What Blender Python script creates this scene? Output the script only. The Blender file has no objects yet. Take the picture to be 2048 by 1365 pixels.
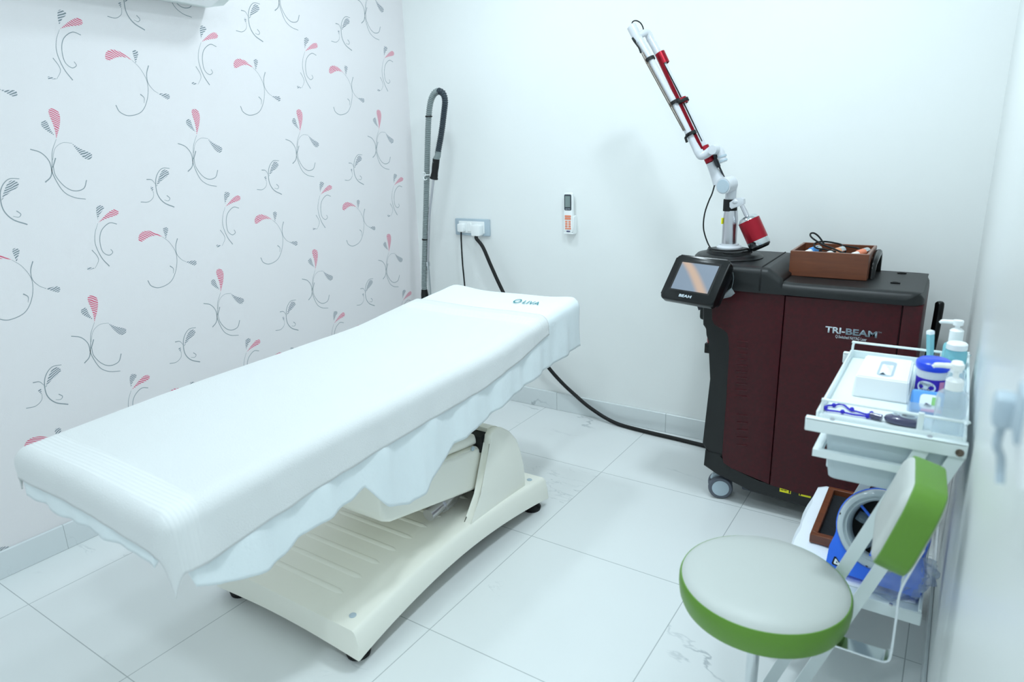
import bpy, bmesh, math, random
import numpy as np
from mathutils import Vector, Matrix
random.seed(7)
S = bpy.context.scene
COL = S.collection
PI = math.pi

# ------------------------------------------------------------------ camera, world, lights, exposure
YAW, PITCH, ROLL, FPX = -0.587019855, -0.280420774, -0.0313051906, 1348.7622
CAM = Vector((0, 0, 1.4))
_f = Vector((math.sin(YAW) * math.cos(PITCH), math.cos(YAW) * math.cos(PITCH), math.sin(PITCH)))
_r = _f.cross(Vector((0, 0, 1))).normalized(); _u = _r.cross(_f)
_c, _s = math.cos(ROLL), math.sin(ROLL)
RT = _c * _r + _s * _u; UP = -_s * _r + _c * _u; FW = _f
cd = bpy.data.cameras.new('camera'); cam = bpy.data.objects.new('camera', cd); COL.objects.link(cam)
M = Matrix.Identity(4)
for i in range(3):
    M[i][0] = RT[i]; M[i][1] = UP[i]; M[i][2] = -FW[i]; M[i][3] = CAM[i]
cam.matrix_world = M
cd.sensor_width = 36; cd.lens = FPX / 2048 * 36; cd.clip_start = 0.01
cd.dof.use_dof = True; cd.dof.focus_distance = 2.75; cd.dof.aperture_fstop = 3.2
S.camera = cam

S.view_settings.view_transform = 'Standard'; S.view_settings.look = 'None'
S.view_settings.gamma = 1; S.view_settings.use_curve_mapping = False
S.view_settings.exposure = 0.35
S.cycles.diffuse_bounces = 10; S.cycles.max_bounces = 14; S.cycles.glossy_bounces = 6

w = bpy.data.worlds.new('world'); S.world = w; w.use_nodes = True
w.node_tree.nodes['Background'].inputs[0].default_value = (0.79, 0.93, 1.0, 1)
w.node_tree.nodes['Background'].inputs[1].default_value = 1.3

CEIL = 2.62
LAMPS = [(-1.80, 2.15, 0.65), (-0.55, 1.85, 1.2), (-1.15, 1.20, 0.35), (-0.45, -0.2, 1.0)]
LAMP_W = 11.0
for i, (x, y, k) in enumerate(LAMPS):
    ld = bpy.data.lights.new('ceiling_lamp', 'AREA'); ld.shape = 'DISK'; ld.size = 0.22
    ld.energy = LAMP_W * k; ld.color = (0.79, 0.93, 1.0)
    lo = bpy.data.objects.new('ceiling_lamp', ld); lo.location = (x, y, CEIL - 0.035); COL.objects.link(lo)

# room
XL, XR, YB, YF = -2.652, 0.078, 3.024, -1.30

# pixel of the 2048x1365 photograph -> point on a plane at a known real distance
def ray(x, y): return RT * ((x - 1024) / FPX) + UP * (-(y - 682.5) / FPX) + FW
def PX(x, y, v): d = ray(x, y); return CAM + d * ((v - CAM.x) / d.x)
def PY(x, y, v): d = ray(x, y); return CAM + d * (v / d.y)
def PZ(x, y, v): d = ray(x, y); return CAM + d * ((v - CAM.z) / d.z)
def RP(p, px): return px * (Vector(p) - CAM).dot(FW) / FPX     # pixel length -> metres at p

# ------------------------------------------------------------------ materials
def lin(c):
    return tuple((v / 12.92 if v <= 0.04045 else ((v + 0.055) / 1.055) ** 2.4) for v in c)
MATS = {}
def mat(name, rgb, rough=0.5, metal=0.0, bump=0.0, bscale=200.0, var=0.0, vscale=8.0, coat=0.0, trans=0.0,
        alpha=1.0, ior=1.45, emit=None, estr=0.0, spec=0.5, sheen=0.0, sub=0.0):
    m = bpy.data.materials.new(name); m.use_nodes = True; nt = m.node_tree; b = nt.nodes['Principled BSDF']
    rgb = lin(rgb); b.inputs['Base Color'].default_value = (*rgb, 1)
    b.inputs['Roughness'].default_value = rough; b.inputs['Metallic'].default_value = metal
    b.inputs['IOR'].default_value = ior; b.inputs['Specular IOR Level'].default_value = spec
    b.inputs['Coat Weight'].default_value = coat; b.inputs['Coat Roughness'].default_value = 0.05
    b.inputs['Transmission Weight'].default_value = trans; b.inputs['Alpha'].default_value = alpha
    b.inputs['Sheen Weight'].default_value = sheen
    if sub: b.inputs['Subsurface Weight'].default_value = sub; b.inputs['Subsurface Radius'].default_value = (.02, .02, .02)
    if emit: b.inputs['Emission Color'].default_value = (*lin(emit), 1); b.inputs['Emission Strength'].default_value = estr
    tc = nt.nodes.new('ShaderNodeTexCoord')
    if bump:
        n = nt.nodes.new('ShaderNodeTexNoise'); n.inputs['Scale'].default_value = bscale; n.inputs['Detail'].default_value = 4
        bp = nt.nodes.new('ShaderNodeBump'); bp.inputs['Strength'].default_value = bump; bp.inputs['Distance'].default_value = 0.002
        nt.links.new(tc.outputs['Object'], n.inputs['Vector']); nt.links.new(n.outputs['Fac'], bp.inputs['Height'])
        nt.links.new(bp.outputs['Normal'], b.inputs['Normal'])
    n = nt.nodes.new('ShaderNodeTexNoise'); n.inputs['Scale'].default_value = vscale; n.inputs['Detail'].default_value = 5
    nt.links.new(tc.outputs['Object'], n.inputs['Vector'])
    r = nt.nodes.new('ShaderNodeMapRange'); r.inputs[3].default_value = 1 - max(var, .012); r.inputs[4].default_value = 1 + max(var, .012)
    nt.links.new(n.outputs['Fac'], r.inputs[0])
    mx = nt.nodes.new('ShaderNodeVectorMath'); mx.operation = 'SCALE'; mx.inputs[0].default_value = rgb
    nt.links.new(r.outputs[0], mx.inputs['Scale']); nt.links.new(mx.outputs[0], b.inputs['Base Color'])
    MATS[name] = m; return m

paint = mat('wall_paint', (.93, .935, .93), .42, bump=.06, bscale=60, var=.006)
paint_side = mat('glossy_wall_paint', (.90, .91, .905), .34, bump=.25, bscale=7, var=.01)
paper = mat('wallpaper_ground', (.90, .882, .888), .6, bump=.25, bscale=400, var=.008)
ceil_m = mat('ceiling_paint', (.95, .97, .97), .8)
ac_m = mat('off_white_plastic', (.90, .93, .92), .35)
ivory = mat('ivory_plastic', (.955, .95, .91), .38, bump=.06, bscale=500)
sheet_m = mat('cotton_sheet', (.90, .93, .94), .9, bump=.5, bscale=90, sheen=.2)
towel_m = mat('terry_towel', (.885, .89, .89), .95, bump=.9, bscale=450, sheen=.3)
white_p = mat('white_plastic', (.95, .96, .96), .3)
white_metal = mat('white_powder_coat', (.90, .935, .94), .32)
black_p = mat('black_plastic', (.075, .085, .09), .42, bump=.15, bscale=900)
black_gloss = mat('black_gloss_plastic', (.05, .055, .06), .18)
dark_green = mat('dark_grey_side_plastic', (.07, .085, .085), .45)
rubber = mat('black_rubber', (.04, .045, .05), .6)
chrome = mat('chrome', (.82, .84, .85), .12, metal=1)
steel = mat('brushed_aluminium', (.80, .80, .82), .28, metal=1)
pearl = mat('pearl_white_enamel', (.80, .81, .83), .28, coat=.3)
red_an = mat('red_anodised_metal', (.62, .10, .17), .28, metal=.6)
darkgrey = mat('dark_metal', (.22, .23, .25), .4, metal=.5)
bronze = mat('bronze_rod', (.45, .40, .36), .25, metal=.8)
grey_cap = mat('pale_grey_cap', (.70, .76, .80), .5)
grey_tyre = mat('grey_tyre', (.36, .38, .42), .6)
silver_ink = mat('silver_lettering', (.78, .82, .85), .4)
dim_ink = mat('grey_lettering', (.50, .56, .60), .4)
teal_ink = mat('teal_lettering', (.10, .52, .55), .6)
navy_ink = mat('navy_lettering', (.13, .14, .38), .6)
grey_ink = mat('grey_ink', (.45, .5, .5), .6)
yellow = mat('yellow_sticker', (.93, .90, .12), .45)
green = mat('green_vinyl', (.38, .56, .19), .38, bump=.12, bscale=700)
seat_white = mat('white_vinyl', (.75, .765, .75), .42, bump=.1, bscale=700)
foam_black = mat('black_foam', (.10, .11, .13), .95, bump=.8, bscale=120)
blue_p = mat('blue_plastic', (.22, .46, .95), .32)
clear_p = mat('frosted_clear_plastic', (.86, .91, .93), .4, trans=.15, alpha=.72)
fan_ring = mat('translucent_grey_ring', (.80, .85, .87), .14, trans=.15, coat=.3)
fan_blade = mat('translucent_fan_blade', (.70, .78, .84), .2, trans=.5, alpha=.7)
dark_in = mat('dark_recess', (.04, .055, .055), .7)
bottle_clear = mat('clear_bottle_plastic', (.90, .94, .96), .12, trans=.5, alpha=.5, ior=1.2)
tray_clear = mat('clear_acrylic', (.90, .94, .96), .12, trans=.5, alpha=.42, ior=1.1)
teal_liq = mat('pale_teal_plastic', (.58, .85, .89), .25, trans=.25)
jar_blue = mat('jar_lid_blue', (.14, .30, .90), .28)
label_violet = mat('label_violet', (.24, .13, .72), .4)
label_pink = mat('label_pink', (.86, .55, .72), .4)
label_blue = mat('label_blue', (.35, .62, .90), .4)
label_white = mat('label_white', (.93, .96, .98), .45)
label_green = mat('label_green', (.55, .78, .48), .45)
swab_m = mat('cotton_swabs', (.85, .88, .90), .9, bump=1, bscale=80)
cord_blue = mat('ultramarine_cord', (.17, .13, .72), .6, bump=.4, bscale=800)
gadget = mat('dark_violet_grey_plastic', (.27, .27, .38), .2, coat=.5)
gadget_ring = mat('pale_grey_ring', (.72, .77, .80), .3)
lcd = mat('lcd_grey', (.50, .56, .55), .3)
lcd_dark = mat('lcd_bezel', (.22, .25, .28), .3)
orange_p = mat('orange_button', (.92, .55, .42), .5)
grey_plate = mat('grey_socket_plate', (.70, .76, .80), .35)
hose_grey = mat('grey_corrugated_plastic', (.52, .56, .56), .45)
hose_dark = mat('dark_corrugated_plastic', (.20, .24, .27), .4)
cream_bag = mat('translucent_plastic_bag', (.82, .87, .89), .25, trans=.5, alpha=.45)
cloth_white = mat('white_cotton_cloth', (.93, .95, .98), .9, bump=.4, bscale=200)
alu_label = mat('blue_label_patch', (.45, .65, .88), .4)
salmon = mat('salmon_label_patch', (.90, .62, .45), .4)
diff_m = mat('lamp_diffuser', (.95, .98, 1), .5, emit=(.95, .99, 1), estr=2.0)

def new_mat(name):
    m = bpy.data.materials.new(name); m.use_nodes = True; nt = m.node_tree; MATS[name] = m
    return m, nt, nt.nodes['Principled BSDF'], nt.nodes.new, nt.links.new

def math_n(nt, op, a, b=None, clamp=False):
    n = nt.nodes.new('ShaderNodeMath'); n.operation = op; n.use_clamp = clamp
    for i, v in enumerate((a, b)):
        if v is None: continue
        if isinstance(v, (int, float)): n.inputs[i].default_value = v
        else: nt.links.new(v, n.inputs[i])
    return n.outputs[0]

def marble_tile(name, base, gx=None, gy=None, vein=1.0, rough=.1, gw=.0014):
    """white marble look porcelain with grout lines on real coordinates"""
    m, nt, b, N, Lk = new_mat(name)
    tc = N('ShaderNodeTexCoord'); sp = N('ShaderNodeSeparateXYZ'); Lk(tc.outputs['Object'], sp.inputs[0])
    def lines(out, off, per):
        a = math_n(nt, 'SUBTRACT', out, off); a = math_n(nt, 'DIVIDE', a, per)
        a = math_n(nt, 'FRACT', math_n(nt, 'ADD', a, 40.0)); a = math_n(nt, 'SUBTRACT', a, .5)
        a = math_n(nt, 'ABSOLUTE', a); a = math_n(nt, 'SUBTRACT', .5, a); a = math_n(nt, 'MULTIPLY', a, per)
        return math_n(nt, 'LESS_THAN', a, gw)
    g = None
    for o, q in ((sp.outputs[0], gx), (sp.outputs[1], gy)):
        if q:
            l = lines(o, *q); g = l if g is None else math_n(nt, 'MAXIMUM', g, l)
    # veins: thin level sets of a warped noise, broken up by a second noise; tile cell shifts the pattern
    def cell(o, q): return math_n(nt, 'FLOOR', math_n(nt, 'DIVIDE', math_n(nt, 'SUBTRACT', o, q[0]), q[1]))
    cb = N('ShaderNodeCombineXYZ')
    cx = cell(sp.outputs[0], gx) if gx else None; cy = cell(sp.outputs[1], gy) if gy else None
    if cx is not None: Lk(math_n(nt, 'ADD', math_n(nt, 'MULTIPLY', cx, 3.7), sp.outputs[0]), cb.inputs[0])
    else: Lk(sp.outputs[0], cb.inputs[0])
    if cy is not None: Lk(math_n(nt, 'ADD', math_n(nt, 'MULTIPLY', cy, 5.3), sp.outputs[1]), cb.inputs[1])
    else: Lk(sp.outputs[1], cb.inputs[1])
    Lk(sp.outputs[2], cb.inputs[2])
    mp = N('ShaderNodeMapping'); Lk(cb.outputs[0], mp.inputs[0]); mp.inputs['Rotation'].default_value = (0, 0, .62); mp.inputs['Scale'].default_value = (1, 2.6, 1)
    def vein_of(scale, width, thr, seed):
        n = N('ShaderNodeTexNoise'); n.inputs['Scale'].default_value = scale; n.inputs['Detail'].default_value = 6; n.inputs['Roughness'].default_value = .55
        n.inputs['Distortion'].default_value = .5; n.noise_dimensions = '4D'; n.inputs['W'].default_value = seed
        Lk(mp.outputs[0], n.inputs['Vector'])
        a = math_n(nt, 'ABSOLUTE', math_n(nt, 'SUBTRACT', n.outputs['Fac'], .5))
        r = N('ShaderNodeMapRange'); r.inputs[1].default_value = 0; r.inputs[2].default_value = width; r.inputs[3].default_value = 1; r.inputs[4].default_value = 0; Lk(a, r.inputs[0])
        n2 = N('ShaderNodeTexNoise'); n2.inputs['Scale'].default_value = 2.3; n2.noise_dimensions = '4D'; n2.inputs['W'].default_value = seed + 5; Lk(cb.outputs[0], n2.inputs['Vector'])
        r2 = N('ShaderNodeMapRange'); r2.inputs[1].default_value = thr; r2.inputs[2].default_value = thr + .1; Lk(n2.outputs['Fac'], r2.inputs[0])
        return math_n(nt, 'MULTIPLY', r.outputs[0], r2.outputs[0])
    v = math_n(nt, 'ADD', math_n(nt, 'MULTIPLY', vein_of(1.1, .008, .56, 1.3), .55 * vein), math_n(nt, 'MULTIPLY', vein_of(2.0, .005, .60, 8.1), .35 * vein), True)
    soft = N('ShaderNodeTexNoise'); soft.inputs['Scale'].default_value = 1.6; soft.inputs['Detail'].default_value = 3; Lk(cb.outputs[0], soft.inputs['Vector'])
    r = N('ShaderNodeMapRange'); r.inputs[3].default_value = -.03; r.inputs[4].default_value = .05; Lk(soft.outputs['Fac'], r.inputs[0])
    v = math_n(nt, 'ADD', v, r.outputs[0], True)
    mx = N('ShaderNodeMix'); mx.data_type = 'RGBA'; mx.inputs['A'].default_value = (*lin(base), 1); mx.inputs['B'].default_value = (*lin((.50, .55, .58)), 1)
    Lk(v, mx.inputs['Factor']); col = mx.outputs['Result']
    if g is not None:
        m2 = N('ShaderNodeMix'); m2.data_type = 'RGBA'; m2.inputs['B'].default_value = (*lin((.48, .52, .53)), 1)
        Lk(math_n(nt, 'MULTIPLY', g, .6), m2.inputs['Factor']); Lk(col, m2.inputs['A']); col = m2.outputs['Result']
        bp = N('ShaderNodeBump'); bp.inputs['Strength'].default_value = .3; bp.inputs['Distance'].default_value = .001; bp.invert = True
        Lk(g, bp.inputs['Height']); Lk(bp.outputs['Normal'], b.inputs['Normal'])
    Lk(col, b.inputs['Base Color']); b.inputs['Roughness'].default_value = rough
    return m
floor_m = marble_tile('marble_floor_tiles', (.90, .91, .91), gx=(-1.187, .608), gy=(1.284, .592), rough=.19)
skirt_m = marble_tile('marble_skirting_tiles', (.865, .885, .89), gx=(-1.721, .622), rough=.2)
skirt_y = marble_tile('marble_skirting_side', (.84, .86, .87), gy=(.30, .622), rough=.2, gw=.001)

def zebra(name, ink, rot):
    """wallpaper leaf: fine wavy ink stripes on the paper ground"""
    m, nt, b, N, Lk = new_mat(name)
    tc = N('ShaderNodeTexCoord'); mp = N('ShaderNodeMapping'); mp.inputs['Rotation'].default_value = (rot, 0, 0); Lk(tc.outputs['Object'], mp.inputs[0])
    wv = N('ShaderNodeTexWave'); wv.bands_direction = 'Z'; wv.inputs['Scale'].default_value = 48; wv.inputs['Distortion'].default_value = 9
    wv.inputs['Detail'].default_value = 2.5; wv.inputs['Detail Scale'].default_value = .35; Lk(mp.outputs[0], wv.inputs['Vector'])
    r = N('ShaderNodeMapRange'); r.inputs[1].default_value = .28; r.inputs[2].default_value = .50; Lk(wv.outputs['Fac'], r.inputs[0])
    mx = N('ShaderNodeMix'); mx.data_type = 'RGBA'; mx.inputs['A'].default_value = (*lin((.90, .88, .90)), 1); mx.inputs['B'].default_value = (*lin(ink), 1)
    Lk(r.outputs[0], mx.inputs['Factor']); Lk(mx.outputs['Result'], b.inputs['Base Color']); b.inputs['Roughness'].default_value = .6
    return m
leaf_pink = zebra('wallpaper_pink_leaf', (.84, .34, .46), .5)
leaf_grey = zebra('wallpaper_grey_leaf', (.48, .53, .55), -.4)
stem_grey = mat('wallpaper_grey_stem', (.55, .59, .61), .55)

def maroon_mat():
    m, nt, b, N, Lk = new_mat('maroon_woven_panel')
    tc = N('ShaderNodeTexCoord'); mp = N('ShaderNodeMapping'); mp.inputs['Scale'].default_value = (1, 1, 1); Lk(tc.outputs['Object'], mp.inputs[0])
    ck = N('ShaderNodeTexNoise'); ck.inputs['Scale'].default_value = 90; ck.inputs['Detail'].default_value = 3; Lk(mp.outputs[0], ck.inputs['Vector'])
    mx = N('ShaderNodeMix'); mx.data_type = 'RGBA'; mx.inputs['A'].default_value = (*lin((.17, .045, .065)), 1); mx.inputs['B'].default_value = (*lin((.30, .055, .09)), 1)
    Lk(ck.outputs['Fac'], mx.inputs['Factor']); Lk(mx.outputs['Result'], b.inputs['Base Color'])
    b.inputs['Roughness'].default_value = .42; b.inputs['Specular IOR Level'].default_value = .3; return m
maroon = maroon_mat()

def wood_mat(name, a, c, axis=0):
    m, nt, b, N, Lk = new_mat(name)
    tc = N('ShaderNodeTexCoord'); mp = N('ShaderNodeMapping'); sc = [25, 25, 25]; sc[axis] = 2.5; mp.inputs['Scale'].default_value = sc; Lk(tc.outputs['Object'], mp.inputs[0])
    n = N('ShaderNodeTexNoise'); n.inputs['Scale'].default_value = 3; n.inputs['Detail'].default_value = 6; n.inputs['Distortion'].default_value = .4; Lk(mp.outputs[0], n.inputs['Vector'])
    mx = N('ShaderNodeMix'); mx.data_type = 'RGBA'; mx.inputs['A'].default_value = (*lin(a), 1); mx.inputs['B'].default_value = (*lin(c), 1)
    Lk(n.outputs['Fac'], mx.inputs['Factor']); Lk(mx.outputs['Result'], b.inputs['Base Color']); b.inputs['Roughness'].default_value = .38
    return m
wood = wood_mat('brown_wood', (.33, .17, .11), (.50, .28, .17))
wood_edge = wood_mat('brown_wood_edge', (.45, .33, .28), (.62, .48, .42))

def screen_mat():
    m, nt, b, N, Lk = new_mat('screen_image')
    tc = N('ShaderNodeTexCoord'); sp = N('ShaderNodeSeparateXYZ'); Lk(tc.outputs['Generated'], sp.inputs[0])
    # a pale orange beam curving down a blue-grey picture (what the screen shows)
    u, v = sp.outputs[0], sp.outputs[2]
    c = math_n(nt, 'SUBTRACT', u, math_n(nt, 'ADD', .20, math_n(nt, 'MULTIPLY', math_n(nt, 'POWER', math_n(nt, 'SUBTRACT', 1.0, v), .8), .56)))
    d = math_n(nt, 'ABSOLUTE', c)
    r = N('ShaderNodeMapRange'); r.interpolation_type = 'SMOOTHSTEP'; r.inputs[1].default_value = .03; r.inputs[2].default_value = .21; r.inputs[3].default_value = 1; r.inputs[4].default_value = 0; Lk(d, r.inputs[0])
    mx = N('ShaderNodeMix'); mx.data_type = 'RGBA'; mx.inputs['A'].default_value = (*lin((.52, .60, .68)), 1); mx.inputs['B'].default_value = (*lin((.80, .70, .62)), 1)
    Lk(r.outputs[0], mx.inputs['Factor']); Lk(mx.outputs['Result'], b.inputs['Emission Color']); b.inputs['Emission Strength'].default_value = .75
    b.inputs['Base Color'].default_value = (.02, .02, .02, 1); b.inputs['Roughness'].default_value = .15
    return m
screen_m = screen_mat()

def towel_rib():
    m, nt, b, N, Lk = new_mat('ribbed_towel_border')
    tc = N('ShaderNodeTexCoord'); wv = N('ShaderNodeTexWave'); wv.bands_direction = 'Y'; wv.inputs['Scale'].default_value = 32; Lk(tc.outputs['Object'], wv.inputs['Vector'])
    bp = N('ShaderNodeBump'); bp.inputs['Strength'].default_value = .35; bp.inputs['Distance'].default_value = .002; Lk(wv.outputs['Fac'], bp.inputs['Height']); Lk(bp.outputs['Normal'], b.inputs['Normal'])
    b.inputs['Base Color'].default_value = (*lin((.88, .885, .885)), 1); b.inputs['Roughness'].default_value = .95
    return m
rib_m = towel_rib()

# ------------------------------------------------------------------ object helpers
ORG = {}
def thing(name, label, cat, loc, group=None):
    o = bpy.data.objects.new(name, None); COL.objects.link(o); o.location = loc; o.empty_display_size = .1
    o['label'] = label; o['category'] = cat
    if group: o['group'] = group
    ORG[o.name] = Vector(loc); return o
def tag(o, label, cat, group=None):
    o['label'] = label; o['category'] = cat
    if group: o['group'] = group
    return o
def obj(name, bm, mats, parent=None, smooth=True, label=None, angle=40, subd=0, kind=None):
    me = bpy.data.meshes.new(name)
    bmesh.ops.recalc_face_normals(bm, faces=bm.faces[:])
    org = ORG[parent.name] if parent else Vector((0, 0, 0))
    if parent: bmesh.ops.translate(bm, verts=bm.verts[:], vec=-org)
    own = Vector((0, 0, 0))
    if not parent and kind != 'structure' and len(bm.verts):
        lo = [min(v.co[i] for v in bm.verts) for i in range(3)]; hi = [max(v.co[i] for v in bm.verts) for i in range(3)]
        own = Vector(((lo[0] + hi[0]) / 2, (lo[1] + hi[1]) / 2, lo[2])); bmesh.ops.translate(bm, verts=bm.verts[:], vec=-own)
    bm.to_mesh(me); bm.free()
    o = bpy.data.objects.new(name, me); COL.objects.link(o)
    for m in (mats if isinstance(mats, (list, tuple)) else [mats]): me.materials.append(m)
    if smooth:
        for p in me.polygons: p.use_smooth = True
        try: me.set_sharp_from_angle(angle=math.radians(angle))
        except Exception: pass
    if parent: o.parent = parent; ORG[o.name] = org
    else: o.location = own; ORG[o.name] = own
    if label: o['label'] = label
    if kind: o['kind'] = kind
    if subd:
        s = o.modifiers.new('sub', 'SUBSURF'); s.levels = subd; s.render_levels = subd
    return o
def BM(): return bmesh.new()
def box(bm, lo, hi, bev=0, seg=2, mi=0, M=None):
    r = bmesh.ops.create_cube(bm, size=1); vs = r['verts']
    c = [(a + b) / 2 for a, b in zip(lo, hi)]; s = [abs(b - a) for a, b in zip(lo, hi)]
    for v in vs: v.co = Vector((v.co.x * s[0] + c[0], v.co.y * s[1] + c[1], v.co.z * s[2] + c[2]))
    fs = list({f for v in vs for f in v.link_faces})
    if bev:
        es = list({e for v in vs for e in v.link_edges})
        rr = bmesh.ops.bevel(bm, geom=es, offset=bev, segments=seg, profile=.5, affect='EDGES')
        vs = list({v for f in rr['faces'] for v in f.verts} | {v for v in vs if v.is_valid}); fs = list({f for v in vs for f in v.link_faces})
    for f in fs: f.material_index = mi
    if M is not None: bmesh.ops.transform(bm, matrix=M, verts=vs)
    return vs
def smooth_pts(P, n=8, closed=False):
    P = [Vector(p) for p in P]; out = []
    k = len(P); rng = range(k if closed else k - 1)
    for i in rng:
        a = P[(i - 1) % k] if closed or i > 0 else P[0] * 2 - P[1]; b = P[i]; c = P[(i + 1) % k]
        d = P[(i + 2) % k] if closed or i < k - 2 else P[-1] * 2 - P[-2]
        for j in range(n):
            t = j / n
            out.append(.5 * ((2 * b) + (c - a) * t + (2 * a - 5 * b + 4 * c - d) * t * t + (3 * b - a - 3 * c + d) * t ** 3))
    if not closed: out.append(P[-1])
    return out
def tube(bm, P, r, seg=12, cap=True, mi=0, closed=False, flat=None):
    """sweep a circle (or flat=(w,t) bar) along points; r may be a list"""
    P = [Vector(p) for p in P]; n = len(P); rs = r if isinstance(r, (list, tuple)) else [r] * n
    rings = []; up = None
    for i in range(n):
        if closed: t = (P[(i + 1) % n] - P[i - 1]).normalized()
        else: t = (P[min(i + 1, n - 1)] - P[max(i - 1, 0)]).normalized()
        if up is None:
            up = Vector((0, 0, 1)) if abs(t.z) < .9 else Vector((0, 1, 0))
            if flat and len(flat) > 2: up = Vector(flat[2])
        up = (up - t * up.dot(t)).normalized(); sd = t.cross(up)
        ring = []
        if flat:
            for a, b in ((1, 1), (-1, 1), (-1, -1), (1, -1)): ring.append(bm.verts.new(P[i] + sd * a * flat[0] / 2 + up * b * flat[1] / 2))
        else:
            for k in range(seg):
                a = 2 * PI * k / seg; ring.append(bm.verts.new(P[i] + (sd * math.cos(a) + up * math.sin(a)) * rs[i]))
        rings.append(ring)
    m = len(rings[0])
    for i in range(n if closed else n - 1):
        A, B = rings[i], rings[(i + 1) % n]
        for k in range(m):
            f = bm.faces.new((A[k], A[(k + 1) % m], B[(k + 1) % m], B[k])); f.material_index = mi
    if cap and not closed:
        for ring in (rings[0], rings[-1]):
            f = bm.faces.new(ring); f.material_index = mi
    return rings
def lathe(bm, prof, base=(0, 0, 0), axis=(0, 0, 1), seg=32, mi=0, sx=1, sy=1, a0=0, a1=2 * PI, cap=True):
    """prof: list of (r, h) along axis"""
    ax = Vector(axis).normalized(); ref = Vector((0, 0, 1)) if abs(ax.z) < .9 else Vector((1, 0, 0))
    u = ref.cross(ax).normalized(); v = ax.cross(u)
    if abs(ax.z) >= .9: u, v = Vector((1, 0, 0)), Vector((0, 1, 0))
    full = abs(a1 - a0 - 2 * PI) < 1e-6; rings = []
    nseg = seg if full else seg + 1
    for r, h in prof:
        ring = []
        for k in range(nseg):
            a = a0 + (a1 - a0) * k / seg
            ring.append(bm.verts.new(Vector(base) + ax * h + (u * math.cos(a) * sx + v * math.sin(a) * sy) * max(r, 1e-5)))
        rings.append(ring)
    for A, B in zip(rings[:-1], rings[1:]):
        for k in range(nseg if full else nseg - 1):
            f = bm.faces.new((A[k], A[(k + 1) % nseg], B[(k + 1) % nseg], B[k])); f.material_index = mi
    if cap and full:
        for ring, (r, h) in ((rings[0], prof[0]), (rings[-1], prof[-1])):
            if r > 1e-4: f = bm.faces.new(ring); f.material_index = mi
    return rings
def prism(bm, pts, d0, d1, fn, bev=0, seg=2, mi=0):
    """pts 2D polygon; fn(u,v,d)->point; extruded d0..d1"""
    A = [bm.verts.new(fn(u, v, d0)) for u, v in pts]; B = [bm.verts.new(fn(u, v, d1)) for u, v in pts]
    fa = bm.faces.new(A); fb = bm.faces.new(B); n = len(A); fs = [fa, fb]
    for i in range(n): fs.append(bm.faces.new((A[i], A[(i + 1) % n], B[(i + 1) % n], B[i])))
    for f in fs: f.material_index = mi
    if bev:
        es = list(fa.edges) + list(fb.edges)
        bmesh.ops.bevel(bm, geom=es, offset=bev, segments=seg, profile=.5, affect='EDGES', material=mi)
def rrect(x0, y0, x1, y1, r, n=5):
    out = []
    for cx, cy, a in ((x1 - r, y1 - r, 0), (x0 + r, y1 - r, 90), (x0 + r, y0 + r, 180), (x1 - r, y0 + r, 270)):
        for k in range(n + 1):
            t = math.radians(a + 90 * k / n); out.append((cx + r * math.cos(t), cy + r * math.sin(t)))
    return out
def text_mesh(body, origin, ux, uy, width, height=None, shear=0, bold=0, th=.0006):
    """BM of lettering: ux right, uy up unit vectors"""
    cu = bpy.data.curves.new('t', 'FONT'); cu.body = body; cu.shear = shear; cu.offset = bold; cu.extrude = 0
    o = bpy.data.objects.new('t', cu); COL.objects.link(o)
    dg = bpy.context.evaluated_depsgraph_get(); me = bpy.data.meshes.new_from_object(o.evaluated_get(dg))
    bpy.data.objects.remove(o); bm = BM(); bm.from_mesh(me); bpy.data.meshes.remove(me)
    xs = [v.co.x for v in bm.verts]; ys = [v.co.y for v in bm.verts]
    sx = width / (max(xs) - min(xs)); sy = (height / (max(ys) - min(ys))) if height else sx
    ux, uy = Vector(ux).normalized(), Vector(uy).normalized(); nn = ux.cross(uy)
    r = bmesh.ops.extrude_face_region(bm, geom=bm.faces[:])
    for v in [g for g in r['geom'] if isinstance(g, bmesh.types.BMVert)]: v.co.z += 1
    mx, my = min(xs), min(ys)
    for v in bm.verts: v.co = Vector(origin) + ux * (v.co.x - mx) * sx + uy * (v.co.y - my) * sy + nn * v.co.z * th
    return bm

# ------------------------------------------------------------------ room shell
def struct(name, bm, m): return obj(name, bm, m, None, False, kind='structure')
bm = BM(); box(bm, (XL - .1, YF - .1, -.1), (XR + .1, YB + .1, 0)); struct('floor', bm, floor_m)
bm = BM(); box(bm, (XL - .1, YF - .1, CEIL), (XR + .1, YB + .1, CEIL + .1)); struct('ceiling', bm, ceil_m)
bm = BM(); box(bm, (XL - .1, YB, 0), (XR + .1, YB + .1, CEIL)); struct('wall_back', bm, paint)
bm = BM(); box(bm, (XR, YF, 0), (XR + .1, YB, CEIL)); struct('wall_right', bm, paint_side)
bm = BM(); box(bm, (XL - .1, YF - .1, 0), (XR + .1, YF, CEIL)); struct('wall_front', bm, paint)
bm = BM(); box(bm, (XL + .012, YB - .012, 0), (XR - .012, YB - .0005, .1), .002, 1); struct('baseboard_back', bm, skirt_m)
bm = BM(); box(bm, (XL + .0005, YF + .012, 0), (XL + .012, YB - .0005, .1), .002, 1); struct('baseboard_left', bm, skirt_y)
bm = BM(); box(bm, (XR - .009, YF + .012, 0), (XR - .0005, YB - .0005, .1), .002, 1); struct('baseboard_right', bm, skirt_y)

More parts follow.
